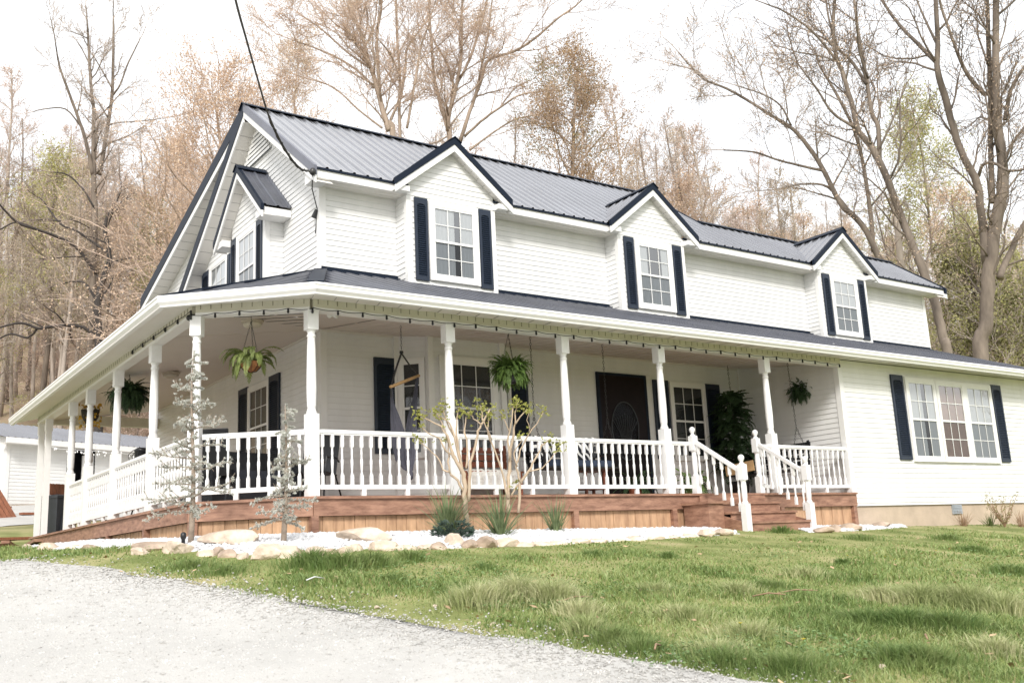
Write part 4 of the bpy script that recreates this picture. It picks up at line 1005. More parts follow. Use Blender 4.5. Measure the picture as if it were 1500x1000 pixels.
rock('garden_rock', grd(666, 799, .02), (.20, .15, .13), ROCK, 36, 'upright tan rock beside the dark low shrub', rz=-.5, tilt=.5)
NUM = ['first', 'second', 'third', 'fourth', 'fifth', 'sixth', 'seventh', 'eighth', 'ninth', 'tenth', 'eleventh', 'twelfth', 'thirteenth', 'fourteenth', 'fifteenth', 'sixteenth', 'seventeenth', 'eighteenth', 'nineteenth', 'twentieth']
edge = [(118, 805), (135, 807), (152, 808), (170, 810), (188, 808), (205, 811), (300, 814), (318, 811), (335, 815), (357, 816), (417, 814), (440, 812), (462, 811), (484, 810), (505, 808)]
edge += [(522, 806), (560, 806), (583, 806), (600, 805), (622, 804), (640, 804), (690, 801), (712, 800), (740, 799)]
edge2 = [(765, 798), (790, 796), (818, 795), (845, 793), (872, 792), (900, 790), (928, 789), (955, 787), (982, 786), (1008, 784)]
rr = random.Random(77)
for i, (px, py) in enumerate(edge):
    p = grd(px, py, .0)
    if px < 200: q = BORD[0].lerp(BORD[2], (px-112)/85); p = V((q.x+rr.uniform(-.06, .06), q.y, 0)); p.z = gz(p.x, p.y)+.0
    w = rr.uniform(.09, .16); w2 = 'left' if i < 15 else 'right'
    lab = f'{NUM[i] if i < 15 else NUM[23-i]} small edging rock from the {w2} end of the stone border' 
    rock('edging_rock', p, (w*rr.uniform(1, 1.5), w*.85, w*rr.uniform(.5, .75)), ROCK if rr.random() < .75 else ROCKD, 100+i, lab, 'small stones edging the white gravel bed', rr.uniform(-1, 1), rr.uniform(-.2, .2))
for i, (px, py) in enumerate(edge2): w = rr.uniform(.10, .15); rock('edging_rock', grd(px, py+1, -.03), (w*1.7, w, w*.6), ROCK, 150+i, f'{NUM[9-i]} low flat edging stone left of the porch steps', 'small stones edging the white gravel bed', rr.uniform(-.9, -.3))
for i, (px, py, w, lab) in enumerate(((1060, 783, .13, 'flat rock beside the left foot of the porch steps'), (1035, 785, .13, 'low rock just left of the steps, second from them'), (1203, 780, .15, 'flat brown rock right of the porch steps'), (1222, 778, .16, 'brown stacked rock in front of the right skirting'), (1245, 776, .16, 'long flat rock at the corner of the right wing'), (1290, 772, .16, 'dark flat stone along the wing foundation, left one'), (1318, 770, .17, 'dark flat stone along the wing foundation, right one'))):
    rock('edging_rock', grd(px, py, .03), (w*1.5, w, w*.5), ROCKD if i > 1 else ROCK, 200+i, lab, 'small stones edging the white gravel bed', rr.uniform(-.4, .4))

# ---- blue green cedar saplings
NEED = mat('blue grey cedar needles', (.54, .55, .50), .7, .2, 9, c2=(.68, .68, .63), trans=.3)
BARKS = mat('pale grey sapling bark', (.30, .24, .19), .85, .25, 12, bump=.4, bscale=40)
def sapling(base, h, spread, seed, label, nb, lean=0.0):
    t = thing('cedar_sapling', base, label, 'young tree', 'blue grey saplings in the gravel bed'); rng = random.Random(seed)
    m = MB(); pts = [V((lean*z*.4+.02*math.sin(z*3), .01*math.sin(z*4), z)) for z in [h*k/9 for k in range(10)]]; pts[0].z = -.08
    m.tube(pts, [.032-.0031*k for k in range(10)], 7); m.build('trunk', BARKS, t, True, True)
    br = MB(); nd = [] 
    def tuft(p, d, L):
        for _ in range(15):
            v = (d+V((rng.gauss(0, .8), rng.gauss(0, .8), rng.gauss(0, .8)))).normalized(); nd.append((p, v, L*rng.uniform(.7, 1.2)))
    for i in range(nb):
        f = .14+.84*(i+rng.random()*.6)/nb; z = h*f; a = i*2.4+rng.uniform(-.5, .5); L = spread*(1.05-f)**.8*rng.uniform(.35, 1.15)
        if f > .92: L = .14
        p = V((lean*z*.4, 0, z)); pts = []; up = rng.uniform(-.25, .42)
        n = 7
        for k in range(n+1):
            pts.append(p.copy()); p = p+V((math.cos(a)*math.cos(up), math.sin(a)*math.cos(up), math.sin(up)))*L/n; a += rng.uniform(-.12, .12); up += rng.uniform(-.2, .14)
        br.tube(pts, [.010*(1-k/(n+2)) for k in range(n+1)], 4, False)
        for k in range(1, n+1):
            d = (pts[k]-pts[k-1]).normalized()
            for _ in range(3): q = pts[k-1].lerp(pts[k], rng.random()); tuft(q, d+V((0, 0, .5)), .026)
            if k > 0 and L > .15:
                for s in (-1, 1):
                    if rng.random() < .75:
                        w = V((-d.y, d.x, 0))*s*.8+d*.8; l2 = L*.36*(1-k/n*.55)*rng.uniform(.5, 1.1); q0 = pts[k-1]; q1 = q0+w.normalized()*l2+V((0, 0, rng.uniform(-.05, .10)))
                        br.tube([q0, q1], [.005, .002], 3, False)
                        for j in range(max(2, int(l2/.03))): tuft(q0.lerp(q1, rng.random()), w+V((0, 0, .5)), .025)
    for k in range(26): f = rng.uniform(.5, 1); tuft(V((lean*h*f*.4, 0, h*f)), V((0, 0, 1)), .03)
    br.build('branch', BARKS, t, local=True)
    n = len(nd); P = np.array([q[0][:] for q in nd]); D = np.array([q[1][:] for q in nd]); L = np.array([q[2] for q in nd])[:, None]; S = np.cross(D, NP.normal(size=(n, 3))); S /= np.linalg.norm(S, axis=1)[:, None]+1e-9
    vs = np.stack([P-S*.0055, P+S*.0055, P+D*L], 1).reshape(-1, 3)+np.array(t.location); np_mesh('needles', vs, np.arange(3*n).reshape(-1, 3), NEED, t)
sapling(grd(279, 797), 2.04, .60, 41, 'taller cedar sapling with blue grey needles before the left porch post', 50)
sapling(grd(415, 797), 1.44, .45, 42, 'shorter cedar sapling with blue grey needles in front of the corner railing', 38, .06)
m = MB(); p = grd(277, 800)+V((-.06, 0, 0)); m.lathe([(.018, 0), (.02, .07), (.03, .09), (.03, .13), (.012, .145)], p, 10); o = m.build('path_light', BLACK, None, True); tag(o, 'small black path light at the foot of the tall sapling', 'path light')

# ---- pruned multi-stem shrubs
BARKC = mat('pale peeling shrub bark', (.46, .36, .26), .75, .22, 10, bump=.3, bscale=30, stretch=(1, 1, .35))
BUDL = mat('fresh yellow green leaves', (.30, .33, .07), .55, .25, 20, c2=(.42, .42, .12), trans=.35)
def shrub(base_px, D0, stems, label, seed):
    b = V((*base_px, gz(*base_px))); D = math.hypot(b.x-CAM.x, b.y-CAM.y)+D0; t = thing('pruned_shrub', b, label, 'shrub', 'pruned shrubs in the gravel bed'); rng = random.Random(seed)
    m = MB(); lf = []
    for st_ in stems:
        pts = []; rad = []; dd = rng.uniform(-.14, .14); n = len(st_)
        for i, (px, py, r) in enumerate(st_): pts.append(far(px, py, D+dd*i/n)); rad.append(r*.78*D/FPX)
        pp, rr_ = [], []
        for i in range(n-1):
            for k in range(3): s = k/3; pp.append(pts[i].lerp(pts[i+1], s)+V((rng.gauss(0, 1), rng.gauss(0, 1), 0))*.006); rr_.append((rad[i]*(1-s)+rad[i+1]*s)*rng.uniform(.92, 1.1))
        pp.append(pts[-1]); rr_.append(rad[-1]); m.tube(pp, rr_, 7)
        L = pts[-1]-pts[-2]
        if rad[-1] < .016:
            for _ in range(rng.randint(9, 15)):
                c = pts[-1]+V((rng.gauss(0, .05), rng.gauss(0, .05), rng.uniform(-.05, .08))); lf.append(c)
            for _ in range(rng.randint(1, 4)):
                lf.append(pts[-2].lerp(pts[-1], rng.uniform(.3, .9))+V((rng.gauss(0, .03), rng.gauss(0, .03), 0)))
    m.build('stem', BARKC, t, True)
    q = MB()
    for c in lf:
        for _ in range(6):
            d = V((rng.gauss(0, 1), rng.gauss(0, 1), rng.gauss(.5, .8))).normalized(); s = d.orthogonal().normalized(); s = Matrix.Rotation(rng.uniform(0, 6.3), 3, d) @ s; l = rng.uniform(.02, .042)
            q.poly([c, c+d*l*.5+s*l*.28, c+d*l, c+d*l*.5-s*l*.28])
    q.build('leaves', BUDL, t)
def S(*a): return [(600+x*.22, 580+y*.22, r*.22) for x, y, r in a]
shrub((on(684, 772, 'Y', -.75).x, -.75), 0, [S((385, 860, 21), (375, 700, 21), (365, 560, 20), (352, 500, 20), (310, 440, 15), (285, 380, 14), (262, 290, 9), (205, 200, 7), (100, 145, 6), (55, 118, 5)),
    S((352, 505, 14), (300, 400, 11), (245, 370, 8), (200, 280, 6), (110, 240, 5), (60, 180, 4)), S((360, 640, 13), (320, 560, 11), (260, 505, 9), (225, 490, 7), (180, 400, 5), (90, 320, 4), (60, 290, 3)),
    S((265, 510, 9), (262, 400, 7), (258, 300, 6)), S((362, 520, 15), (330, 400, 11), (300, 280, 9), (268, 180, 7), (180, 115, 5)), S((340, 470, 12), (318, 300, 8), (315, 180, 6), (330, 70, 4)),
    S((300, 280, 9), (250, 170, 6), (215, 60, 4)), S((395, 700, 15), (400, 560, 14), (405, 440, 13), (440, 320, 11), (460, 230, 10), (490, 170, 9), (535, 90, 6)), S((480, 190, 7), (430, 150, 5), (385, 105, 4)), S((378, 480, 10), (385, 380, 8), (370, 240, 7), (375, 140, 4)), S((492, 165, 6), (480, 120, 4), (470, 60, 3)), S((290, 390, 8), (240, 250, 6), (190, 130, 4))],
    'larger pruned shrub with many pale stems and budding tips beside the porch post', 51)
shrub((on(742, 765, 'Y', -.62).x, -.62), .0, [S((655, 780, 17), (655, 670, 17), (660, 540, 15), (665, 400, 13), (690, 260, 11), (700, 190, 8), (760, 110, 5), (780, 85, 4)), S((665, 420, 9), (655, 300, 8), (672, 200, 7), (690, 60, 4)), S((700, 190, 7), (705, 110, 5), (720, 45, 4)), S((655, 680, 12), (625, 520, 9), (580, 400, 8), (540, 290, 7), (500, 190, 5), (470, 115, 4)),
    S((545, 290, 6), (525, 220, 5), (525, 140, 3)), S((725, 775, 13), (730, 650, 13), (740, 580, 13), (790, 500, 11), (840, 420, 8), (880, 330, 7), (935, 285, 4)), S((738, 580, 10), (710, 470, 8), (740, 360, 7), (800, 240, 6), (850, 180, 5), (895, 100, 4)), S((680, 660, 8), (720, 590, 9)),
    S((795, 500, 7), (880, 480, 5), (960, 390, 4), (1000, 340, 3)), S((715, 470, 7), (695, 380, 6), (740, 300, 4), (730, 250, 3)), S((670, 250, 6), (640, 170, 4), (600, 100, 3)), S((800, 240, 5), (785, 160, 3), (800, 90, 3))],
    'pruned shrub with two pale trunks and budding tips, nearer the tall railing post', 52)
# ---- strap leaf clumps
BLADE = mat('strap leaf green', (.10, .15, .06), .5, .35, 5, c2=(.22, .27, .13), trans=.2)
BLADED = mat('dark clump leaves', (.014, .035, .025), .5, .4, 9, c2=(.03, .055, .035), trans=.1)
def clump(c, n, h, w, spread, seed, name, m, label, cat='plant', group=None, bend=1.0):
    t = thing(name, c, label, cat, group); rng = random.Random(seed); q = MB()
    for i in range(n):
        a = rng.uniform(0, 6.283); l = h*rng.uniform(.55, 1.15); th = abs(rng.gauss(0, spread)); r0 = rng.uniform(0, .07); p = V((r0*math.cos(a), r0*math.sin(a), -.02)); d = V((math.cos(a)*math.sin(th), math.sin(a)*math.sin(th), math.cos(th))); s = V((-math.sin(a), math.cos(a), 0)); s = (s+V((rng.gauss(0, .3), rng.gauss(0, .3), 0))).normalized(); k_ = 6; L = []; b = bend*rng.uniform(.2, 1.1)
        for k in range(k_+1):
            ww = w*(1-(k/k_)**2.2)*rng.uniform(.9, 1.05); L += [p-s*ww/2, p+s*ww/2]; p = p+d*l/k_; d = (d+V((math.cos(a)*.10*b, math.sin(a)*.10*b, -.10*b*(k/k_)*2))).normalized()
        q.add(L, [(2*k, 2*k+1, 2*k+3, 2*k+2) for k in range(k_)])
    q.build('blades', m, t, local=True); return t
clump(grd(655, 783), 150, .62, .020, .62, 61, 'grassy_clump', BLADE, 'wide spreading strap leaf clump at the foot of the larger pruned shrub', group='strap leaf clumps in the gravel bed')
clump(grd(733, 786), 130, .60, .017, .50, 62, 'grassy_clump', BLADE, 'strap leaf clump between the two pruned shrubs', group='strap leaf clumps in the gravel bed')
clump(grd(814, 780), 75, .52, .017, .38, 63, 'grassy_clump', BLADE, 'narrow upright strap leaf clump right of both pruned shrubs', group='strap leaf clumps in the gravel bed')
c = grd(664, 789); t = thing('low_shrub', c, 'small dark leafy shrub crouching before the wide strap leaf clump', 'shrub'); q = MB(); rr = random.Random(64)
for i in range(420):
    a, r = rr.uniform(0, 6.28), .2*rr.random()**.5; p = V((r*math.cos(a)*1.15, r*math.sin(a), rr.uniform(.02, .22)*(1-(r/.26)**2))); d = V((math.cos(a)*.7+rr.gauss(0, .5), math.sin(a)*.7+rr.gauss(0, .5), rr.uniform(.1, 1))).normalized(); s = d.orthogonal().normalized(); l = rr.uniform(.04, .09); q.poly([p, p+d*l*.5+s*l*.22, p+d*l, p+d*l*.5-s*l*.22])
q.build('leaves', BLADED, t, local=True)
# ---- dry growth along the wing foundation
DRY = mat('dry straw stems', (.34, .22, .14), .8, .3, 9); WEED = mat('weedy green', (.12, .16, .05), .7, .3, 9, trans=.2)
clump(grd(1412, 770), 70, .34, .010, .55, 71, 'dry_tuft', DRY, 'dry reddish tuft of dead stems below the foundation vent', bend=.6)
clump(grd(1450, 770), 50, .30, .014, .6, 72, 'weed_clump', WEED, 'small green weed clump left of the twiggy shrub by the foundation', bend=.8)
c = grd(1472, 772); t = thing('twiggy_shrub', c, 'twiggy half bare shrub at the foundation near the right edge', 'shrub'); m, q = MB(), MB(); rr = random.Random(73)
for i in range(22):
    a = rr.uniform(0, 6.28); p = V((0, 0, 0)); d = V((math.cos(a)*.5, math.sin(a)*.5, 1)).normalized(); pts = [p.copy()]
    for k in range(5): p = p+d*.14*rr.uniform(.6, 1.1); d = (d+V((rr.gauss(0, .2), rr.gauss(0, .2), .05))).normalized(); pts.append(p.copy())
    m.tube(pts, [.008, .006, .005, .004, .003, .002], 4, False)
    for k in range(14): c_ = pts[rr.randint(1, 5)]+V((rr.gauss(0, .03), rr.gauss(0, .03), rr.gauss(0, .03))); e = V((rr.gauss(0, 1), rr.gauss(0, 1), rr.gauss(0, 1))).normalized()*.022; f = e.orthogonal().normalized()*.012; q.poly([c_-e, c_+f, c_+e, c_-f])
m.build('stem', DRY, t, local=True); q.build('leaves', mat('olive small leaves', (.22, .20, .07), .7, .3, trans=.2), t, local=True)
clump(grd(1497, 771), 60, .36, .010, .5, 74, 'dry_tuft', DRY, 'dry grass tuft at the right frame edge by the foundation', bend=.6)
# ================================================================== TREES
def bark(name, c, c2=None): return mat(name, c, .9, .28, 2.2, c2=c2, bump=.5, bscale=14, stretch=(1, 1, .3))
BK_GREY = bark('grey brown bark', (.115, .092, .075), (.22, .18, .145)); BK_PALE = bark('pale beech bark', (.34, .29, .24), (.44, .38, .33)); BK_DARK = bark('dark wet bark', (.035, .032, .03), (.06, .05, .045)); BK_MID = bark('tan bark', (.27, .21, .16), (.38, .30, .24))
TW_PINK = mat('pinkish twigs', (.50, .385, .31), .85, .25, 2); TW_GREY = mat('grey twigs', (.45, .385, .335), .85, .25, 2); TW_DARK = mat('dark twigs', (.23, .18, .145), .85, .25, 2)
def leafm(n, c, c2, t=.35): return mat(n, c, .7, .25, 1.4, c2=c2, trans=t)
BD_PEACH = leafm('peach red buds', (.66, .46, .32), (.74, .59, .45)); BD_TAN = leafm('tan catkins', (.60, .48, .34), (.68, .58, .44)); BD_LIME = leafm('new yellow green leaves', (.38, .38, .13), (.50, .48, .22)); BD_BROWN = leafm('russet needles', (.36, .24, .14), (.46, .33, .20), .25); BD_OLIVE = leafm('olive needles', (.15, .155, .06), (.24, .23, .10), .25); BD_BLOS = leafm('pale pink blossom', (.60, .48, .42), (.72, .62, .56)); BD_PINK = leafm('dusty pink buds', (.58, .44, .37), (.66, .54, .47))
class TB:
    def __init__(s, seed): s.m = MB(); s.seg = []; s.tip = []; s.rng = random.Random(seed)
def limb(tb, pts, rad, n=8): tb.m.tube(pts, rad, n)
def grow(tb, p, d, L, r, lvl, mx, par):
    rng = tb.rng; n = 4 if lvl < mx else 3; pts = [p]; q = p; up = par.get('up', .08); wob = par.get('wob', .16)
    dirs = [d]
    for k in range(n):
        q = q+d*(L/n); pts.append(q); d = (d+V((rng.gauss(0, wob), rng.gauss(0, wob), rng.gauss(0, wob)+up))).normalized(); dirs.append(d)
    rr = [max(par['rmin'], r*(1-.55*k/n)) for k in range(n+1)]
    if r > .03: limb(tb, pts, rr, 6)
    else:
        for k in range(n): tb.seg.append((pts[k], pts[k+1], rr[k], rr[k+1]))
    if lvl >= mx:
        for k in range(n): tb.tip.append((pts[k], pts[k+1]))
        return
    if lvl == mx-1: tb.tip.append((pts[-2], pts[-1]))
    nc = par['nc'][lvl] if lvl < len(par['nc']) else par['nc'][-1]
    for i in range(nc):
        t = par.get('t0', .25)+(1-par.get('t0', .25))*(i+rng.random())/nc; f = min(t*n, n-.01); j = int(f); b = pts[j].lerp(pts[j+1], f-j); dd = dirs[j]
        a = rng.uniform(*par.get('ang', (.45, .95))); s = dd.orthogonal().normalized(); s = Matrix.Rotation(rng.uniform(0, 6.283), 3, dd) @ s
        grow(tb, b, (dd*math.cos(a)+s*math.sin(a)).normalized(), L*par.get('ratio', .62)*rng.uniform(.7, 1.15)*(1.1-.35*t), max(par['rmin'], rr[j]*.55), lvl+1, mx, par)
    grow(tb, pts[-1], dirs[-1], L*par.get('ratio', .62), rr[-1], lvl+1, mx, par)
def seg_mesh(name, seg, m, parent):
    n = len(seg); P0 = np.array([s[0][:] for s in seg]); P1 = np.array([s[1][:] for s in seg]); r0 = np.array([s[2] for s in seg])[:, None]; r1 = np.array([s[3] for s in seg])[:, None]
    D = P1-P0; D /= np.linalg.norm(D, axis=1)[:, None]+1e-9; A = np.cross(D, np.array([.31, .17, .93])); A /= np.linalg.norm(A, axis=1)[:, None]+1e-9; B = np.cross(D, A); vs = []
    for P, r in ((P0, r0), (P1, r1)):
        for k in range(3): a = 2.094*k; vs.append(P+(A*math.cos(a)+B*math.sin(a))*r)
    vs = np.stack(vs, 1).reshape(-1, 3)+np.array(root_of(parent)); b = (np.arange(n)*6)[:, None, None]; F = (np.array([(0, 1, 4, 3), (1, 2, 5, 4), (2, 0, 3, 5)])[None]+b).reshape(-1, 4)
    return np_mesh(name, vs, F, m, parent)
def leaf_mesh(name, C, size, m, parent, asp=.55):
    n = len(C); C = np.asarray(C, float); D = NP.normal(size=(n, 3)); D /= np.linalg.norm(D, axis=1)[:, None]; S = np.cross(D, NP.normal(size=(n, 3))); S /= np.linalg.norm(S, axis=1)[:, None]+1e-9
    L = (size*NP.uniform(.6, 1.3, n))[:, None]; vs = np.stack([C-D*L*.5, C+S*L*asp*.5, C+D*L*.5, C-S*L*asp*.5], 1).reshape(-1, 3)+np.array(root_of(parent))
    return np_mesh(name, vs, np.arange(4*n).reshape(-1, 4), m, parent)
def buds(tb, per, spread, size, m, parent, name='crown'):
    n = len(tb.tip); P0 = np.array([s[0][:] for s in tb.tip]); P1 = np.array([s[1][:] for s in tb.tip]); i = NP.integers(0, n, int(n*per)); t = NP.uniform(0, 1.15, len(i))[:, None]
    return leaf_mesh(name, P0[i]*(1-t)+P1[i]*t+NP.normal(size=(len(i), 3))*spread, size, m, parent)
def finish(tb, t, bk, tw, lv, per, spread, size):
    tb.m.build('trunk', bk, t, True, local=True); seg_mesh('branches', tb.seg, tw, t)
    if lv is not None and tb.tip: buds(tb, per, spread, size, lv, t)
    return t
WOOD = 'trees on the wooded hillside behind the house'; BIG = 'large trees close behind the house'
# ---- large trees whose limbs the photograph shows
def traced(name, label, D, stems, seed, bk, tw, lv, per, spread, size, par, mx=3, grp=BIG, dens=1.0, first=.25, depth=1.2, cat='tree'):
    """stems: polylines (px, py, half width px) of the limbs, stood at distance D with their own depth"""
    b = far(stems[0][0][0], stems[0][0][1], D); b = V((b.x, b.y, gz(b.x, b.y))); t = thing(name, b, label, cat, grp); tb = TB(seed); rng = tb.rng; fw = V((_f.x, _f.y, 0)).normalized()
    for si, st_ in enumerate(stems):
        pts, rad = [], []; dd = 0 if si == 0 else rng.uniform(-depth, depth)
        n = len(st_)
        for i, (px, py, r) in enumerate(st_):
            d2 = D+dd*i/n*1.6; pts.append(far(px, py, d2)-b); rad.append(max(.012, r*.53*d2/FPX))
        if si == 0 and pts[0].z > 0: pts.insert(0, V((pts[0].x*.3, pts[0].y*.3, -.3))); rad.insert(0, rad[0]*1.12)
        pp, rr = [], []
        for i in range(len(pts)-1):
            a_, b_, c_, d_ = pts[max(i-1, 0)], pts[i], pts[i+1], pts[min(i+2, len(pts)-1)]
            for k in range(4):
                s = k/4; pp.append(.5*((2*b_)+(c_-a_)*s+(2*a_-5*b_+4*c_-d_)*s*s+(3*b_-a_-3*c_+d_)*s**3)+V((rng.gauss(0, 1), rng.gauss(0, 1), rng.gauss(0, 1)))*rad[i]*.07); rr.append((rad[i]*(1-s)+rad[i+1]*s)*rng.uniform(.97, 1.03))
        pp.append(pts[-1]); rr.append(rad[-1]); limb(tb, pp, rr, 9 if rad[0] > .1 else 6)
        L = sum((b_-a_).length for a_, b_ in zip(pp, pp[1:])); nb = int(L*1.15*dens); f0 = first if si == 0 else .12
        for i in range(nb):
            f = (f0+(1-f0)*(i+rng.random())/nb)*(len(pp)-1); j = min(int(f), len(pp)-2); d = (pp[j+1]-pp[j]).normalized(); a = rng.uniform(.5, 1.15); s = Matrix.Rotation(rng.uniform(0, 6.283), 3, d) @ d.orthogonal().normalized()
            grow(tb, pp[j].lerp(pp[j+1], f-j), (d*math.cos(a)+s*math.sin(a)+V((0, 0, .15))).normalized(), par['L']*rng.uniform(.55, 1.2)*(1.15-.5*j/len(pp)), min(rr[j]*.5, par.get('r0', .045)), 4-mx, 3, par)
        grow(tb, pp[-1], (pp[-1]-pp[-2]).normalized(), par['L']*.8, rr[-1], 4-mx, 3, par)
    return finish(tb, t, bk, tw, lv, per, spread, size)
PB = dict(rmin=.008, nc=(5, 6, 6, 4), up=.06, wob=.17, ratio=.62, L=2.3, r0=.04)
def Z3(ox, oy, sc, pts): return [(ox+x*sc, oy+y*sc, r) for x, y, r in pts]
z = lambda p: Z3(950, 0, .55, p)
traced('oak_tree', 'tallest forked oak with rough trunk at the right frame edge', 33, [z([(885, 960, 19), (900, 860, 17), (905, 740, 17), (925, 600, 16), (945, 480, 14), (930, 330, 11), (925, 160, 9), (925, 0, 8), (925, -80, 6)]),
    z([(900, 700, 12), (885, 560, 10), (875, 490, 10), (845, 430, 9), (820, 370, 9), (790, 260, 9), (770, 190, 8), (770, 120, 7), (765, 0, 6), (765, -90, 5)]), z([(770, 170, 6), (720, 120, 5), (680, 80, 4.5), (640, 30, 4), (610, -20, 3)]), z([(915, 540, 8), (912, 400, 7), (910, 230, 6.5), (905, 100, 6), (900, -60, 5)]),
    z([(900, 255, 6), (850, 200, 5), (815, 120, 4), (780, 20, 3.5), (770, -30, 3)]), z([(950, 320, 6), (965, 240, 5), (1000, 180, 4.5), (1050, 120, 4)]), z([(880, 470, 4.5), (890, 440, 4), (920, 435, 4), (960, 455, 3.5), (1010, 450, 3)]), z([(935, 740, 9), (960, 680, 8), (1000, 600, 7), (1060, 520, 6)]), z([(930, 500, 5), (960, 400, 4), (1000, 340, 3), (1040, 300, 2)]), z([(770, 120, 4), (740, 60, 3), (715, 0, 2.5), (700, -60, 2)])],
    201, BK_GREY, TW_DARK, BD_PEACH, .8, .12, .06, PB, dens=.75)
traced('leaning_tree', 'tall leaning forked tree whose trunk crosses behind the right end of the roof', 31, [z([(800, 960, 13), (785, 900, 12), (770, 830, 12), (740, 740, 11), (690, 620, 10), (640, 490, 9.5), (600, 400, 9), (560, 350, 8), (545, 290, 7), (520, 200, 6), (500, 150, 5.5), (492, 60, 5), (500, -40, 4)]),
    z([(615, 430, 7), (612, 340, 6.5), (595, 300, 6), (580, 210, 5.5), (560, 100, 5), (548, 0, 4), (540, -80, 3)]), z([(580, 225, 5), (545, 170, 4), (510, 135, 3.5), (480, 110, 3), (440, 90, 2.5)]), z([(500, 160, 4), (460, 110, 3.5), (420, 70, 3), (360, 30, 2.5), (310, 10, 2)]), z([(550, 340, 5), (490, 300, 4), (450, 240, 3), (420, 200, 2.5)]), z([(505, 130, 3), (480, 50, 3), (470, -30, 2.5)]), z([(585, 210, 3.5), (560, 130, 3), (555, 60, 2.5)])],
    202, BK_GREY, TW_DARK, BD_PEACH, 1.2, .12, .06, PB, dens=.8)
traced('leaning_tree', 'slender tree with a long limb reaching left over the roof ridge', 36, [z([(640, 780, 9), (610, 680, 8.5), (570, 600, 8), (510, 540, 7), (470, 460, 6.5), (425, 390, 6), (380, 340, 5), (330, 310, 4.5), (260, 265, 4), (205, 235, 3.5), (150, 212, 3), (110, 175, 2.5), (80, 140, 2)]),
    z([(465, 455, 4), (400, 440, 3.5), (340, 425, 3), (280, 405, 2.5), (200, 400, 2)]), z([(380, 335, 3), (350, 280, 2.5), (300, 250, 2), (240, 230, 1.6)]), z([(545, 575, 4), (480, 500, 3.5), (420, 490, 3), (360, 500, 2.2)]), z([(600, 670, 7), (590, 560, 6), (570, 430, 5), (545, 340, 4.5), (500, 250, 4), (470, 200, 3)]), z([(150, 212, 2.4), (130, 190, 2), (60, 170, 1.6)])],
    203, BK_GREY, TW_GREY, BD_PEACH, 1.3, .14, .06, PB, dens=.75)
traced('snag', 'pale broken dead trunk behind the right end of the roof', 40, [z([(690, 800, 9), (672, 690, 8.5), (660, 590, 8), (652, 560, 5)]), z([(672, 640, 2.5), (690, 600, 2), (695, 570, 1.5)])], 204, BK_PALE, TW_GREY, None, 0, 0, 0, dict(PB, L=.6), dens=.15)
z2 = lambda p: Z3(400, 0, .4, p)
traced('budding_maple', 'multi stemmed budding maple left of the centre behind the roof ridge', 37, [z2([(440, 560, 9), (425, 480, 9), (400, 400, 8), (375, 300, 7), (345, 210, 6), (325, 130, 5), (290, 40, 4.5), (275, -40, 4)]),
    z2([(395, 380, 5), (385, 260, 5), (380, 130, 4.5), (395, 40, 4), (400, -50, 3)]), z2([(465, 520, 5), (462, 380, 4.5), (465, 280, 4), (455, 150, 4), (450, 0, 3.5)]), z2([(430, 440, 4), (470, 340, 4), (485, 240, 3.5), (490, 180, 3), (530, 120, 2.5)]), z2([(370, 320, 4), (310, 260, 3.5), (240, 215, 3), (150, 175, 2.5), (80, 150, 2)]), z2([(355, 250, 4), (270, 190, 3), (180, 110, 2.5), (110, 60, 2)]), z2([(400, 470, 3.5), (310, 400, 3), (220, 320, 2.5), (100, 280, 2), (40, 260, 1.5)]), z2([(490, 470, 4), (520, 300, 3.5), (540, 180, 3), (560, 120, 2.5)]), z2([(345, 210, 3), (290, 130, 2.6), (230, 90, 2), (170, 30, 1.8)]), z2([(465, 280, 3), (430, 200, 2.5), (390, 150, 2)])],
    205, BK_MID, TW_PINK, BD_PEACH, 2.2, .14, .06, PB, dens=.95)
traced('budding_maple', 'multi stemmed budding maple right of the centre behind the first front dormer', 39, [z2([(650, 580, 8), (645, 500, 7), (645, 420, 6), (670, 320, 5.5), (690, 200, 5), (690, 60, 4), (700, -40, 3.5)]),
    z2([(640, 480, 6), (612, 370, 5), (590, 280, 4.5), (580, 160, 4), (570, 0, 3.5)]), z2([(650, 400, 5), (660, 310, 5), (630, 220, 4), (600, 170, 3.5), (575, 120, 3)]), z2([(655, 340, 4), (710, 240, 4), (750, 130, 4), (780, 20, 3.5), (790, -50, 3)]), z2([(685, 520, 6), (720, 410, 5.5), (760, 300, 5), (790, 220, 4.5), (880, 190, 4), (960, 140, 3.5), (1040, 70, 3), (1110, 20, 2.5), (1150, -20, 2)]),
    z2([(700, 500, 4.5), (780, 430, 4), (830, 395, 3.5), (900, 350, 3), (980, 335, 2)]), z2([(740, 350, 3.5), (760, 260, 3.5), (785, 140, 3), (800, 20, 2.5)]), z2([(830, 395, 2.5), (880, 330, 2), (930, 300, 1.6)]), z2([(720, 550, 3.5), (800, 490, 3), (880, 440, 2.5), (940, 425, 2)])],
    206, BK_MID, TW_PINK, BD_PEACH, 1.6, .14, .06, PB, dens=.9)
z4 = lambda p: Z3(0, 0, .4, p)
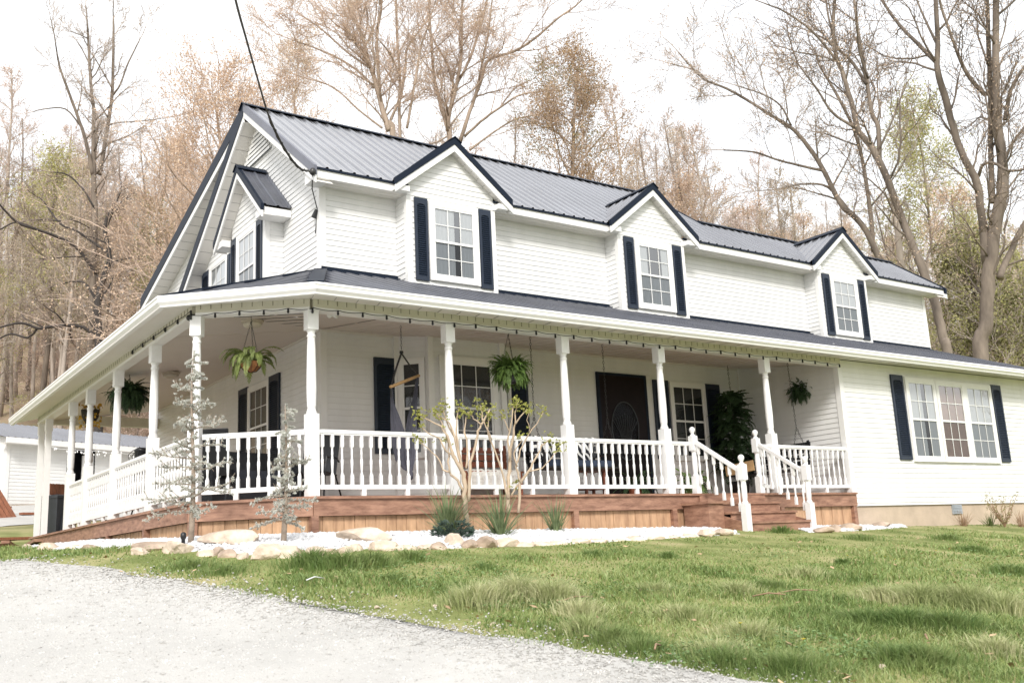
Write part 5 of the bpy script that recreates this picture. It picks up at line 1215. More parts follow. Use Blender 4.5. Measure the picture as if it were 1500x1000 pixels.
traced('bare_tree', 'tall bare grey tree with three thin stems against the white sky at left', 46, [z4([(345, 900, 8), (345, 700, 7.5), (342, 560, 6), (344, 420, 5), (335, 330, 4.5), (328, 230, 4), (322, 120, 3)]), z4([(365, 640, 6.5), (380, 550, 5.5), (398, 440, 5), (410, 350, 4.5), (415, 230, 4), (416, 100, 3), (415, 60, 2)]),
    z4([(340, 640, 6), (325, 560, 5), (300, 470, 4.5), (275, 400, 4), (245, 320, 3.5), (220, 250, 2.8), (208, 190, 2)]), z4([(412, 350, 3), (440, 310, 2.5), (470, 230, 2.2), (510, 150, 1.6)]), z4([(408, 320, 2.5), (375, 260, 2), (345, 210, 1.6)]), z4([(300, 470, 2.5), (240, 400, 2), (160, 400, 1.6), (120, 410, 1.2)]), z4([(395, 460, 2.5), (430, 450, 2), (500, 445, 1.6), (590, 435, 1.2)]), z4([(350, 440, 2.4), (390, 400, 2)]), z4([(325, 230, 2), (300, 180, 1.6), (280, 150, 1.2)])],
    207, BK_GREY, TW_GREY, BD_TAN, .25, .1, .06, dict(PB, L=1.9), dens=.6)
zl = lambda p: Z3(0, 250, .27, p)
traced('crooked_tree', 'crooked tree with a blackened upper trunk and bare limbs reaching left', 43.5, [zl([(545, 1130, 11), (540, 1000, 11), (535, 900, 10.5), (530, 780, 10), (535, 690, 9), (560, 590, 8), (592, 500, 7), (590, 420, 6), (573, 350, 5.5), (576, 270, 5), (610, 205, 3.5), (640, 150, 2)]),
    zl([(520, 700, 3.5), (470, 620, 3), (420, 600, 2.4), (340, 612, 1.6)]), zl([(590, 450, 4), (520, 400, 3.5), (420, 330, 3), (330, 290, 2.6), (260, 200, 2)]), zl([(520, 560, 4), (460, 470, 4), (400, 405, 4), (300, 355, 4), (190, 315, 3.6), (100, 285, 3), (30, 220, 2.6), (-20, 160, 2)]), zl([(190, 315, 2.6), (90, 280, 2.2), (0, 320, 1.8)]), zl([(520, 910, 5), (470, 860, 4.6), (390, 840, 4.4), (280, 845, 4), (210, 855, 3.6), (110, 825, 3), (0, 850, 2.4)]), zl([(200, 860, 3), (150, 905, 2.8), (60, 885, 2.4), (-20, 920, 2)]), zl([(330, 275, 2.2), (250, 265, 2), (170, 270, 1.6)]), zl([(385, 265, 2), (450, 290, 1.8), (490, 315, 1.4)]), zl([(385, 850, 2.5), (380, 890, 2), (390, 920, 1.5)]), zl([(510, 200, 2.5), (450, 100, 2.4), (370, 25, 2.2), (290, 8, 1.8)])],
    208, BK_DARK, TW_DARK, BD_TAN, .3, .1, .06, dict(PB, L=1.5), dens=.55)
# ---- a rounded crown tree grown from scratch
def crowned(name, loc, h, seed, bk, tw, lv, per, spread, size, label=None, grp=WOOD, cat='tree', trunk_r=.16, start=.35, L=3.4, nb=26, lean=.04, par=None, mx=3, taper=1.0):
    t = thing(name, loc, label, cat, grp); tb = TB(seed); rng = tb.rng; P = dict(PB, L=L, **(par or {})) if not par else {**PB, 'L': L, **par}
    pts = [V((lean*h*(k/8)**1.5*math.sin(seed)+.12*math.sin(k*1.3+seed), lean*h*(k/8)**1.5*math.cos(seed)+.1*math.cos(k*1.7+seed), h*.94*k/8-.3*(k == 0))) for k in range(9)]; rad = [trunk_r*(1-.88*(k/8)**.9)+.012 for k in range(9)]; limb(tb, pts, rad, 7)
    for i in range(nb):
        f = start+(1-start)*(i+rng.random())/nb; j = min(int(f*8), 7); p = pts[j].lerp(pts[j+1], f*8-j); a = i*2.4+rng.uniform(-.5, .5); e = rng.uniform(.25, .85)+.35*f; g = (f-start)/(1-start); l = L*(.5+1.1*math.sin(math.pi*min(1, .25+.7*g))*taper)*rng.uniform(.65, 1.15)*(1-.35*g)
        grow(tb, p, V((math.cos(a)*math.cos(e), math.sin(a)*math.cos(e), math.sin(e))), l*.62, max(.015, rad[j]*.42), 4-mx, 3, P)
    return finish(tb, t, bk, tw, lv, per, spread, size)
def at(px, D, dz=0): p = far(px, 700, D); return V((p.x, p.y, gz(p.x, p.y)+dz))
def htop(px, py, D): p = far(px, py, D); return p.z-gz(p.x, p.y)
crowned('peach_maple', at(330, 38), htop(335, 95, 38), 301, BK_MID, TW_PINK, BD_PEACH, 4.2, .20, .085, 'broad maple in peach bud just left of the main gable', BIG, nb=48, L=5.2, start=.2, trunk_r=.2)
crowned('peach_maple', at(255, 50), htop(250, 205, 50), 302, BK_MID, TW_PINK, BD_PEACH, 3.5, .22, .10, 'lower rounded maple in peach bud beside the tall bare grey tree', BIG, nb=40, L=5.0, start=.15)
crowned('peach_maple', at(415, 47), htop(410, 30, 47), 303, BK_MID, TW_PINK, BD_TAN, 2.4, .2, .09, 'tall thin maple with tan buds directly behind the gable peak', BIG, nb=40, L=4.8, start=.25)
# brown and olive evergreen above the roof
t = crowned('russet_pine', at(852, 39), htop(868, 66, 39), 304, BK_MID, TW_PINK, BD_BROWN, 9, .26, .085, 'bushy half browned pine standing above the roof between the dormers', BIG, nb=46, L=4.2, start=.2, trunk_r=.24, par=dict(up=.05, nc=(4, 5, 4, 3)), taper=1.1)
tb = TB(5); rr = random.Random(5); C = []
for _ in range(34):
    zf_ = rr.uniform(.45, .95); a = rr.uniform(0, 6.28); h_ = htop(868, 66, 39); r = 3.6*(1.12-zf_)*rr.uniform(.5, 1.3)+.5; c = V((r*math.cos(a), r*math.sin(a), h_*zf_)); C += [c+V((rr.gauss(0, .42), rr.gauss(0, .42), rr.gauss(0, .3))) for _ in range(190)]
leaf_mesh('green_needles', np.array([c[:] for c in C]), .13, BD_OLIVE, t, .22)
crowned('olive_tree', at(60, 52), htop(75, 215, 52), 305, BK_GREY, TW_GREY, BD_LIME, 1.8, .3, .12, 'olive green leafing crown at the far left below the bare tree', BIG, nb=30, L=2.6, start=.35)
crowned('lime_tree', at(1420, 55), htop(1425, 120, 55), 306, BK_GREY, TW_GREY, BD_LIME, 3.6, .3, .13, 'tree in fresh yellow green leaf behind the forked oak at right', BIG, nb=34, L=3.6, start=.3)
crowned('blossom_tree', at(1140, 52), htop(1130, 305, 52), 307, BK_GREY, TW_GREY, BD_BLOS, 5.0, .22, .10, 'small pale pink flowering tree beyond the roof near the third dormer', BIG, nb=26, L=2.6, start=.2, trunk_r=.1)
crowned('olive_pine', at(1480, 44), htop(1470, 330, 44), 308, BK_GREY, TW_GREY, BD_OLIVE, 4.0, .28, .14, 'low olive evergreen below the forked oak at the right edge', BIG, nb=30, L=2.6, start=.1, trunk_r=.12)
# ---- the wooded hillside: kinds built once, then copied tree by tree
kinds = [
    ('slim_tree', 'slim bare tree with tan buds standing in the hillside woods', BK_PALE, TW_GREY, BD_TAN, 1.3, .15, .085, 17, dict(), 2.2, .4),
    ('slim_tree', 'slim reddish budding tree standing in the hillside woods', BK_GREY, TW_PINK, BD_PEACH, 2.4, .18, .09, 15, dict(), 2.6, .3),
    ('slim_tree', 'slim grey bare tree standing in the hillside woods', BK_GREY, TW_GREY, BD_PINK, .6, .15, .08, 18, dict(), 2.4, .4),
    ('slim_tree', 'yellow green leafing tree standing in the hillside woods', BK_GREY, TW_GREY, BD_LIME, 2.2, .2, .10, 13, dict(), 2.4, .25),
    ('slim_tree', 'pale trunked bare tree standing in the hillside woods', BK_PALE, TW_PINK, BD_PINK, .9, .15, .08, 19, dict(), 2.0, .5),
    ('bushy_sapling', 'low budding undergrowth tree on the hillside', BK_GREY, TW_PINK, BD_PINK, 2.4, .2, .10, 6.5, dict(), 2.0, .05)]
protos = []
for i, (nm, lab, bk, tw, lv, per, spr, sz, h, par, L, st_) in enumerate(kinds): protos.append((crowned(nm, (0, 0, 0), h, 400+i, bk, tw, lv, per, spr, sz, lab, WOOD, 'tree', .15 if h > 8 else .06, st_, L, 22, par=dict(nc=(4, 5, 5, 3))), lab))
used = [False]*len(protos); rr = random.Random(99); placed = []; cnt = 0
def put(x, y, k, s):
    o, lab = protos[k]
    if used[k]: o = copy_tree(o)
    used[k] = True; o.location = (x, y, gz(x, y)-.15); o.rotation_euler.z = rr.uniform(0, 6.28); o.scale = (s, s, s*rr.uniform(.9, 1.1)); return o
def pick(w): return rr.choices(range(6), w)[0]
bands = [   # px range, distance range, how many, kinds
    (-40, 235, 47, 64, 34, (5, .4, 4, 3, 4, 3)), (-40, 330, 60, 95, 60, (4, 1.5, 4, 3, 3, 3)), (240, 700, 50, 75, 20, (1, 4, 2, .5, 1, 4)), (960, 1200, 62, 95, 30, (2, 4, 3, 1, 2, 5)), (1150, 1540, 38, 60, 46, (4, 2, 3, 3, 4, 5)), (1150, 1560, 58, 100, 62, (3, 3, 3, 3, 3, 4)), (690, 980, 55, 95, 26, (1, 4, 2, 0, 1, 5)), (980, 1250, 48, 70, 26, (2, 5, 3, 1, 2, 3)), (955, 1240, 46, 66, 24, (4, 3, 4, .5, 4, 0)), (600, 800, 46, 60, 9, (3, 2, 4, 0, 3, 0))]
for x0, x1, d0, d1, n, w in bands:
    k = 0; tries = 0
    while k < n and tries < n*30:
        tries += 1; px, D = rr.uniform(x0, x1), d0+(d1-d0)*rr.random()**.8; p = far(px, 700, D)
        if any((p.x-a)**2+(p.y-b)**2 < 2.6 for a, b in placed): continue
        if -4 < p.x < 16 and p.y < 33 and px < 260: continue
        if 690 < px < 1000 or 240 < px < 700: s = rr.uniform(.55, .95)
        elif px < 235: s = rr.uniform(.7, 1.05) if D > 55 else rr.uniform(.65, .95)
        else: s = rr.uniform(.65, 1.0)
        if n in (24, 9): s = rr.uniform(.95, 1.2)
        elif 930 < px < 1150: s *= .8
        placed.append((p.x, p.y)); put(p.x, p.y, pick(w), s); k += 1

for i, (x, y, k, s_) in enumerate(((14, -27, 2, 1.0), (19, -33, 0, 1.1), (24, -29, 1, 1.0), (29, -36, 4, 1.1), (34, -27, 2, .95), (41, -33, 0, 1.0), (47, -26, 1, 1.0), (54, -30, 4, 1.0), (60, -24, 2, 1.05), (37, -40, 3, 1.1))):
    o = put(x, y, k, s_); o['label'] = 'bare tree across the drive, mirrored in the house windows'; o['group'] = 'trees across the drive'
# ================================================================== GROUND, ROAD, GRASS
def grid(xs, ys, dz, fn):
    X, Y = np.meshgrid(xs, ys, indexing='ij'); Z = fn(X, Y)+dz; n, k = X.shape; vs = np.stack([X, Y, Z], 2).reshape(-1, 3); i, j = np.meshgrid(np.arange(n-1), np.arange(k-1), indexing='ij'); a = (i*k+j).ravel(); return vs, np.stack([a, a+k, a+k+1, a+1], 1)
def vnoise(x, y, s, seed):
    x, y = x/s, y/s; xi, yi = np.floor(x).astype(int), np.floor(y).astype(int); fx, fy = x-xi, y-yi; fx, fy = fx*fx*(3-2*fx), fy*fy*(3-2*fy)
    def h(a, b): v = np.sin(a*127.1+b*311.7+seed*74.7)*43758.5453; return v-np.floor(v)
    return (h(xi, yi)*(1-fx)+h(xi+1, yi)*fx)*(1-fy)+(h(xi, yi+1)*(1-fx)+h(xi+1, yi+1)*fx)*fy
def gmat():
    m = bpy.data.materials.new('lawn thatch and leaf litter'); m.use_nodes = True; nt = m.node_tree; N = nt.nodes; L = nt.links; b = N['Principled BSDF']; b.inputs['Roughness'].default_value = .95; b.inputs['Specular IOR Level'].default_value = .1
    tc = N.new('ShaderNodeTexCoord')
    def noise(s, d=5): q = N.new('ShaderNodeTexNoise'); q.inputs['Scale'].default_value = s; q.inputs['Detail'].default_value = d; L.new(tc.outputs['Object'], q.inputs['Vector']); return q.outputs['Fac']
    def ramp(f, *st):
        r = N.new('ShaderNodeValToRGB'); e = r.color_ramp.elements
        for i, (p, c) in enumerate(st):
            if i > 1: e.new(p)
            e[i].position = p; e[i].color = (*c, 1)
        L.new(f, r.inputs['Fac']); return r.outputs['Color']
    lawn = ramp(noise(1.6, 8), (.32, (.15, .18, .06)), (.52, (.26, .27, .11)), (.7, (.38, .34, .18))); litter = ramp(noise(.9, 8), (.3, (.26, .20, .14)), (.55, (.34, .26, .18)), (.75, (.28, .26, .14)))
    sx = N.new('ShaderNodeSeparateXYZ'); L.new(tc.outputs['Object'], sx.inputs[0]); mr = N.new('ShaderNodeMapRange'); mr.inputs['From Min'].default_value = 14; mr.inputs['From Max'].default_value = 20; L.new(sx.outputs['Y'], mr.inputs['Value'])
    mx = N.new('ShaderNodeMix'); mx.data_type = 'RGBA'; L.new(mr.outputs[0], mx.inputs['Factor']); L.new(lawn, mx.inputs[6]); L.new(litter, mx.inputs[7]); L.new(mx.outputs[2], b.inputs['Base Color'])
    bp = N.new('ShaderNodeBump'); bp.inputs['Strength'].default_value = .6; bp.inputs['Distance'].default_value = .03; L.new(noise(30), bp.inputs['Height']); L.new(bp.outputs[0], b.inputs['Normal']); return m
xs = np.concatenate([np.linspace(-300, -30, 20), np.linspace(-28, -8, 20), np.linspace(-7.7, 8, 80), np.linspace(8.5, 30, 44), np.linspace(32, 120, 40), np.linspace(130, 420, 14)])
ys = np.concatenate([np.linspace(-300, -30, 20), np.linspace(-28, -13, 15), np.linspace(-12.8, 0, 80), np.linspace(.3, 30, 80), np.linspace(31, 120, 50), np.linspace(130, 420, 14)])
def gfull(X, Y): return ground(X, Y)+.02*(vnoise(X, Y, 1.1, 3)-.5)*(Y < -1)
vs, fs = grid(xs, ys, 0, gfull); tag(np_mesh('ground', vs, fs, gmat(), None, True), kind='structure')
# road edge (right side of the gravel drive)
EDGE = [(2.2, -14.0), (.35, -10.0), (-.42, -8.6), (-1.14, -7.76), (-1.31, -6.96), (-1.41, -6.48), (-1.57, -6.02), (-1.71, -5.42), (-1.99, -4.45), (-2.33, -3.24), (-2.78, -1.84), (-3.4, -.29), (-4.3, 2.0), (-5.8, 6.0), (-7.0, 12), (-6.0, 17), (-4.2, 20.0)]
EY_ = np.array([p[1] for p in EDGE]); EX_ = np.array([p[0] for p in EDGE])
def edge_x(y): return np.interp(y, EY_, EX_)
ROADM = mat('pale crushed limestone', (.45, .44, .42), .95, .06, 1.4, c2=(.49, .478, .455), bump=.5, bscale=70, detail=14, spec=.15)
yy = np.concatenate([np.linspace(-60, -14, 24), np.linspace(-13.8, -2, 90), np.linspace(-1.7, 20, 60)]); tt = np.linspace(0, 1, 46)
Y, T = np.meshgrid(yy, tt, indexing='ij'); wob = .10*(vnoise(Y*1.0, Y*0, .35, 5)-.5)+.12*(vnoise(Y, Y*0, 1.1, 8)-.5); X = edge_x(Y)+wob*(T < .01)-T**1.7*(np.where(Y > 12, 4.5, 26)); X[:, 0] = edge_x(yy)+(.16*(vnoise(yy, yy*0, .4, 5)-.5)+.2*(vnoise(yy, yy*0, 1.3, 8)-.5))
Z = gfull(X, Y)+.012+.012*np.sin(np.pi*np.clip(T*6, 0, 1)*.5); n, k = X.shape; i, j = np.meshgrid(np.arange(n-1), np.arange(k-1), indexing='ij'); a = (i*k+j).ravel()
tag(np_mesh('gravel_drive', np.stack([X, Y, Z], 2).reshape(-1, 3), np.stack([a, a+1, a+k+1, a+k], 1), ROADM, None, True), kind='structure')
# apron of gravel and bare soil before the garage
ap = []; 
for i in range(13):
    for k in range(7): p = gp(-6+i*1.4, -5.2+k*.8, 0); ap.append((p.x, p.y, gz(p.x, p.y)+.02))
m = MB(); m.add(ap, [(i*7+k, (i+1)*7+k, (i+1)*7+k+1, i*7+k+1) for i in range(12) for k in range(6)]); tag(m.build('garage_apron', ROADM, None, True), kind='structure')
# loose stones on the drive
def cam_scatter(n, dmin, dmax, a0, a1, pw):
    u = NP.uniform(0, 1, n); d = (dmin**(1-pw)+u*(dmax**(1-pw)-dmin**(1-pw)))**(1/(1-pw)); a = NP.uniform(a0, a1, n); return CAM.x+d*np.cos(a), CAM.y+d*np.sin(a), d
x, y, d = cam_scatter(130000, 2.6, 15, YAW-R(18), YAW+R(32), 1.4); ok = x < edge_x(y)+.04+.24*np.abs(NP.normal(size=len(x)))*(NP.random(len(x)) < .25); x, y, d = x[ok], y[ok], d[ok]
C = np.stack([x, y, gfull(x, y)+.022], 1); PEB = mat('limestone chips', (.38, .37, .35), .9, .24, 14, c2=(.55, .535, .51), spec=.15); s_ = NP.uniform(.003, .009, len(x))*np.where(NP.random(len(x)) < .04, 1.7, 1)*np.clip(d/5, .8, 1.8); pebbles('loose_gravel', C, s_, PEB, OCT, OCTF, .6)
# ---- lawn
def bed_mask(x, y):
    P = BORD+[V((6.2, -.1, 0)), V((-.05, -.05, 0)), V((-1.1, .9, 0)), V((-1.2, 11.2, 0)), V((-2.0, 8, 0))]; ins = np.zeros(len(x), bool); n = len(P)
    for i in range(n):
        a, b = P[i], P[(i+1) % n]; c = ((a.y > y) != (b.y > y)) & (x < (b.x-a.x)*(y-a.y)/(b.y-a.y+1e-12)+a.x); ins ^= c
    return ins
def lawn_ok(x, y):
    e = x > edge_x(y)+.10*NP.normal(size=len(x))+.03
    house_ = ((x > -1.25) & (y > -.15) & (x < 10.4) & (y < 11.3)) | ((x > 10.3) & (y > -.05) & (x < 18)) | ((x > 6.2) & (x < 8.0) & (y > -1.05)) | ((x+y > -.35) & (x < 0) & (x > -1.3) & (y > -.4) & (y < 11.2))
    b2 = (x > 7.9) & (x < 12.3) & (y > -1.0+.22*(x-8))
    return e & ~house_ & ~bed_mask(x, y) & ~b2
def blades(name, x, y, h, w, lean, m, dirn=None):
    n = len(x); z = gfull(x, y)-.01; a = NP.uniform(0, 6.283, n) if dirn is None else dirn; f = NP.uniform(0, 6.283, n); L = lean*NP.uniform(.3, 1.4, n)
    B = np.stack([x, y, z], 1); S = np.stack([np.cos(f), np.sin(f), 0*f], 1)*(w/2)[:, None]; D = np.stack([np.cos(a), np.sin(a), 0*a], 1); U = np.array([0, 0, 1.0])
    M_ = B+U*(h*.55)[:, None]+D*(h*.22*L)[:, None]; T = B+U*(h*(1-.28*np.clip(L, 0, 1.6)))[:, None]+D*(h*.85*L)[:, None]
    vs = np.stack([B-S, B+S, M_-S*.8, M_+S*.8, T], 1).reshape(-1, 3); b = (np.arange(n)*5)[:, None, None]; F = (np.array([(0, 1, 3), (0, 3, 2), (2, 3, 4)])[None]+b).reshape(-1, 3)
    return tag(np_mesh(name, vs, F, m), kind='stuff')
def grassmat(name, stops, ps=1.0):
    m = bpy.data.materials.new(name); m.use_nodes = True; nt = m.node_tree; N = nt.nodes; L = nt.links; b = N['Principled BSDF']; b.inputs['Roughness'].default_value = .55; b.inputs['Specular IOR Level'].default_value = .35
    tc = N.new('ShaderNodeTexCoord'); mp = N.new('ShaderNodeMapping'); mp.inputs['Scale'].default_value = (1, 1, .15); L.new(tc.outputs['Object'], mp.inputs['Vector'])
    n1 = N.new('ShaderNodeTexNoise'); n1.inputs['Scale'].default_value = ps; n1.inputs['Detail'].default_value = 4; n2 = N.new('ShaderNodeTexNoise'); n2.inputs['Scale'].default_value = 42; n2.inputs['Detail'].default_value = 2
    L.new(mp.outputs[0], n1.inputs['Vector']); L.new(mp.outputs[0], n2.inputs['Vector']); mx = N.new('ShaderNodeMath'); mx.operation = 'MULTIPLY_ADD'; mx.inputs[1].default_value = .55; L.new(n2.outputs['Fac'], mx.inputs[0])
    m2 = N.new('ShaderNodeMath'); m2.operation = 'MULTIPLY'; m2.inputs[1].default_value = .55; L.new(n1.outputs['Fac'], m2.inputs[0]); L.new(m2.outputs[0], mx.inputs[2])
    r = N.new('ShaderNodeValToRGB'); e = r.color_ramp.elements
    for i, (p, c) in enumerate(stops):
        if i > 1: e.new(p)
        e[i].position = p; e[i].color = (*c, 1)
    L.new(mx.outputs[0], r.inputs['Fac']); L.new(r.outputs[0], b.inputs['Base Color']); tr = N.new('ShaderNodeBsdfTranslucent'); L.new(r.outputs[0], tr.inputs['Color']); ms = N.new('ShaderNodeMixShader'); ms.inputs[0].default_value = .3
    L.new(b.outputs[0], ms.inputs[1]); L.new(tr.outputs[0], ms.inputs[2]); L.new(ms.outputs[0], N['Material Output'].inputs['Surface']); return m
GR = grassmat('lawn grass', [(.38, (.12, .19, .05)), (.50, (.21, .28, .085)), (.60, (.30, .35, .12)), (.72, (.41, .42, .19))])
x, y, d = cam_scatter(760000, 3.2, 34, YAW-R(46), YAW+R(31), 1.25); ok = lawn_ok(x, y) & (y < 9); x, y, d = x[ok], y[ok], d[ok]
pt = .6*vnoise(x, y, .75, 21)+.4*vnoise(x, y, .28, 22); big = vnoise(x, y, 2.2, 23); keep = NP.random(len(x)) < np.clip(.18+1.25*(pt*.7+big*.35-.12), .1, 1); x, y, d, pt, big = x[keep], y[keep], d[keep], pt[keep], big[keep]
er = np.clip((x-edge_x(y))/.9, .15, 1)
h = (.035+.19*np.clip(pt-.33, 0, 1)**1.1*(.45+big))*NP.uniform(.5, 1.25, len(x))*(.45+.55*er); h *= np.where((y > -2.9) & (x > -2), .55, 1)*np.where((x > 7.8) & (y > -1.9), .6, 1); w = .0066*np.clip(d/6.5, .85, 2.0)*NP.uniform(.7, 1.3, len(x))
kind = NP.random(len(x)); GRP = grassmat('pale lawn grass', [(.38, (.20, .29, .095)), (.55, (.30, .39, .145)), (.7, (.42, .48, .23))]); STR = grassmat('dry straw grass', [(.38, (.34, .27, .13)), (.55, (.46, .38, .21)), (.7, (.56, .48, .30))])
GRD = grassmat('dark lawn grass', [(.38, (.075, .14, .033)), (.55, (.13, .20, .052)), (.7, (.19, .26, .08))])
dry = .07+.18*np.clip(.55-pt, 0, 1)
for nm_, sel, mm in (('grass', (kind < .42), GR), ('dark_grass', (kind >= .42) & (kind < .60), GRD), ('pale_grass', (kind >= .60) & (kind < 1-dry), GRP), ('straw_grass', kind >= 1-dry, STR)): blades(nm_, x[sel], y[sel], h[sel]*(.8 if nm_ == 'straw_grass' else 1), w[sel], .95+.0*x[sel], mm)
# tall seed-pale tussocks and dark green tufts
TUS = grassmat('pale tussock grass', [(.38, (.26, .31, .12)), (.52, (.38, .42, .19)), (.66, (.54, .53, .31))], 3); DKG = grassmat('deep green tufts', [(.38, (.10, .175, .045)), (.55, (.17, .24, .075)), (.7, (.26, .31, .12))], 3)
def tufts(name, spots, m, seed):
    rng = np.random.default_rng(seed); X, Y, Hh, A = [], [], [], []
    for px, py, r, n, hh in spots:
        p = hit(px, py); a = rng.uniform(0, 6.283, n); q = r*np.abs(rng.normal(0, .62, n)); X.append(p.x+q*np.cos(a)*1.2); Y.append(p.y+q*np.sin(a)); Hh.append(hh*rng.uniform(.45, 1.15, n)*np.exp(-.5*(q/r)**2)); A.append(a+rng.normal(0, .7, n))
    X, Y, Hh, A = map(np.concatenate, (X, Y, Hh, A)); ok = (X > edge_x(Y)+.02) & ~bed_mask(X, Y); X, Y, Hh, A = X[ok], Y[ok], Hh[ok], A[ok]; d_ = np.hypot(X-CAM.x, Y-CAM.y)
    return blades(name, X, Y, Hh, .0066*np.clip(d_/6, .85, 2)*rng.uniform(.7, 1.3, len(X)), .75+0*X, m, A)
tufts('tussock_grass', [(700, 888, .26, 900, .21), (760, 880, .26, 900, .23), (810, 885, .22, 800, .22), (850, 905, .2, 500, .17), (860, 930, .18, 500, .17), (1350, 885, .3, 1100, .22), (1420, 890, .3, 1200, .24), (1470, 900, .28, 1000, .22), (1290, 880, .22, 600, .18), (1080, 870, .25, 500, .14), (1180, 845, .3, 500, .14), (1000, 905, .25, 700, .14), (1100, 935, .28, 800, .15), (960, 870, .25, 500, .13), (1050, 960, .25, 700, .13), (1460, 960, .25, 600, .14)], TUS, 31)
tufts('green_tufts', [(455, 828, .26, 700, .20), (500, 832, .26, 700, .21), (545, 828, .24, 600, .19), (600, 820, .2, 400, .14), (280, 832, .25, 400, .12), (330, 840, .25, 400, .12), (582, 852, .10, 150, .12), (710, 833, .14, 160, .11), (870, 815, .16, 200, .12), (980, 817, .13, 200, .10), (1146, 780, .2, 300, .15), (1235, 825, .1, 200, .10), (1330, 920, .3, 1300, .17), (1390, 925, .3, 1200, .17), (1270, 915, .25, 900, .14), (900, 940, .22, 800, .13), (940, 955, .2, 700, .12), (1060, 975, .3, 1000, .13), (1160, 985, .3, 1000, .14), (1360, 975, .3, 1000, .15), (1390, 790, .3, 400, .12), (1430, 808, .3, 400, .12), (1130, 862, .25, 500, .11), (1260, 790, .3, 300, .12), (1480, 840, .3, 500, .14), (1320, 970, .25, 700, .13), (745, 860, .16, 260, .10)], DKG, 32)
def flat_leaves(name, n, size, m, dmax, patch=None):
    x, y, d = cam_scatter(n, 3.5, dmax, YAW-R(40), YAW+R(31), 1.3); ok = lawn_ok(x, y) & (y < 1)
    if patch is not None: ok &= vnoise(x, y, .9, patch) > .68
    x, y = x[ok], y[ok]; k = len(x); z = gfull(x, y)+NP.uniform(.02, .06, k); a = NP.uniform(0, 6.28, k); s = size*NP.uniform(.6, 1.4, k); t = NP.uniform(-.5, .5, (k, 2)); c, q = np.cos(a), np.sin(a)
    P = [np.stack([x+s*(u*c-v*q), y+s*(u*q+v*c), z+s*(u*t[:, 0]+v*t[:, 1])], 1) for u, v in ((-1, 0), (-.2, .55), (1, 0), (-.2, -.55))]
    return tag(np_mesh(name, np.stack(P, 1).reshape(-1, 3), np.arange(4*k).reshape(-1, 4), m), kind='stuff')
flat_leaves('fallen_leaves', 900, .026, mat('dead leaf', (.30, .18, .09), .8, .35, 3, c2=(.46, .33, .2)), 16)
flat_leaves('clover', 60000, .013, mat('clover leaf', (.11, .20, .06), .6, .3, 9, c2=(.18, .28, .10), trans=.2), 14, 41)
# dandelions, pale stones and dry stalks in the lawn
rr = random.Random(66); YEL = mat('dandelion yellow', (.62, .50, .04), .6, .2)
for i, (px, py) in enumerate(((1285, 822), (1297, 828), (1275, 818), (1312, 832), (1372, 818), (1242, 826), (1085, 936), (1178, 962))):
    p = hit(px, py); t = thing('dandelion', (p.x, p.y, gz(p.x, p.y)), 'tiny yellow dandelion flower in the lawn', 'flower', 'dandelions scattered in the lawn'); MB().tube([(0, 0, 0), (.01, 0, .09)], .002, 4).build('stem', FERN, t, local=True)
    m = MB()
    for k in range(12): a = .5236*k; m.poly([(.01, 0, .088), (.01+.012*math.cos(a), .012*math.sin(a), .097), (.01+.017*math.cos(a+.26), .017*math.sin(a+.26), .096), (.01+.012*math.cos(a+.52), .012*math.sin(a+.52), .097)])
    m.build('flower', YEL, t, local=True)
for i, (px, py, s, lab) in enumerate(((1292, 980, .045, 'small pale stone in the grass near the lower right'), (702, 916, .03, 'left one of two pale pebbles at the drive edge under the tussock'), (722, 916, .03, 'right one of two pale pebbles at the drive edge under the tussock'), (552, 891, .03, 'pale pebble in the thin grass beside the drive'), (637, 890, .03, 'whitish pebble in the thin grass left of the tussock'), (1490, 898, .04, 'pinkish stone in the grass at the right edge'))): rock('lawn_stone', grd(px, py, .01), (s*.8, s*.65, s*.4), ROCK, 500+i, lab, 'loose stones in the lawn', i)
for i, (px, py, L, rz, lab) in enumerate(((1168, 877, .36, -.45, 'long dry straw stalk lying on the lawn'), (1127, 882, .25, -.9, 'short dry stalk lying left of the long straw'), (462, 858, .22, .5, 'white twig lying in the grass beside the drive'), (965, 963, .16, .6, 'short tan twig at the drive edge'), (1360, 946, .18, .6, 'grey twig in the grass among dark tufts'), (846, 888, .4, .3, 'bent tan stalk beside the pale tussock'))):
    p = grd(px, py, .05); t_ = MB().tube([(-L/2, 0, 0), (0, .01, .02), (L/2, 0, .005)], [.005, .006, .004], 5).build('dry_stalk', DRY if i != 2 else PAINT, None, True, True); t_.location = p; t_.rotation_euler.z = rz; tag(t_, lab, 'twig')

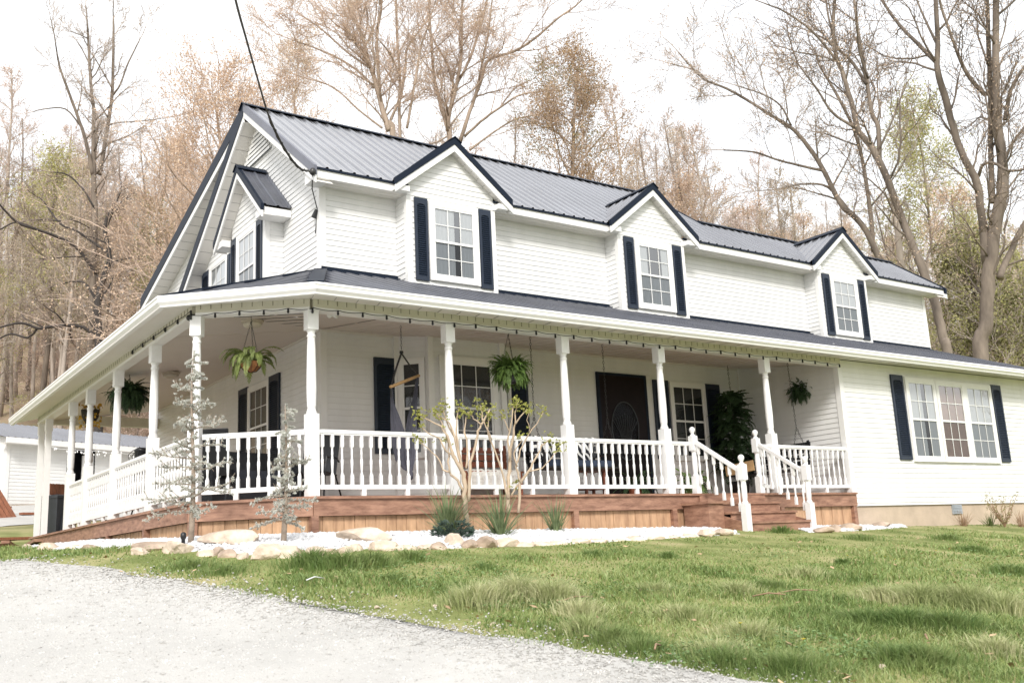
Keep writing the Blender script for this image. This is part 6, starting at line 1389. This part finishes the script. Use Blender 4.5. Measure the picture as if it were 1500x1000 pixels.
# ================================================================== LIGHT
CLOUD, SUN, EXPO = 10.0, 2.0, .66
w = bpy.data.worlds.new('World'); scene.world = w; w.use_nodes = True; nt = w.node_tree; N = nt.nodes; L = nt.links; bg = N['Background']
SE, SA = R(35), R(236)        # sun elevation; direction toward the sun measured from +X
sv = V((math.cos(SE)*math.cos(SA), math.cos(SE)*math.sin(SA), math.sin(SE)))
sk = N.new('ShaderNodeTexSky'); sk.sky_type = 'NISHITA'; sk.sun_disc = False; sk.sun_elevation = SE; sk.sun_rotation = math.atan2(sv.x, sv.y); sk.air_density = 1.0; sk.dust_density = 4.0
tc = N.new('ShaderNodeTexCoord'); nz = N.new('ShaderNodeTexNoise'); nz.inputs['Scale'].default_value = 2.2; nz.inputs['Detail'].default_value = 5; L.new(tc.outputs['Generated'], nz.inputs['Vector'])
cr = N.new('ShaderNodeValToRGB'); cr.color_ramp.elements[0].color = (CLOUD*.93, CLOUD*.96, CLOUD, 1); cr.color_ramp.elements[1].color = (CLOUD*1.06, CLOUD*1.06, CLOUD*1.05, 1); cr.color_ramp.elements[0].position = .3; cr.color_ramp.elements[1].position = .7; L.new(nz.outputs['Fac'], cr.inputs['Fac'])
mx = N.new('ShaderNodeMix'); mx.data_type = 'RGBA'; mx.inputs['Factor'].default_value = .85; L.new(sk.outputs[0], mx.inputs[6]); L.new(cr.outputs[0], mx.inputs[7]); L.new(mx.outputs[2], bg.inputs['Color']); bg.inputs['Strength'].default_value = .10
sl = bpy.data.lights.new('sun', 'SUN'); sl.energy = SUN; sl.angle = R(13); sl.color = (1, .965, .915); so_ = bpy.data.objects.new('sun', sl); col.objects.link(so_); so_.rotation_euler = sv.to_track_quat('Z', 'Y').to_euler()
vs_ = scene.view_settings; vs_.view_transform = 'Standard'; vs_.look = 'None'; vs_.exposure = EXPO; vs_.gamma = 1; vs_.use_curve_mapping = False
scene.cycles.max_bounces = 6; scene.cycles.transparent_max_bounces = 12; scene.cycles.use_denoising = True; scene.cycles.caustics_reflective = False; scene.cycles.caustics_refractive = False
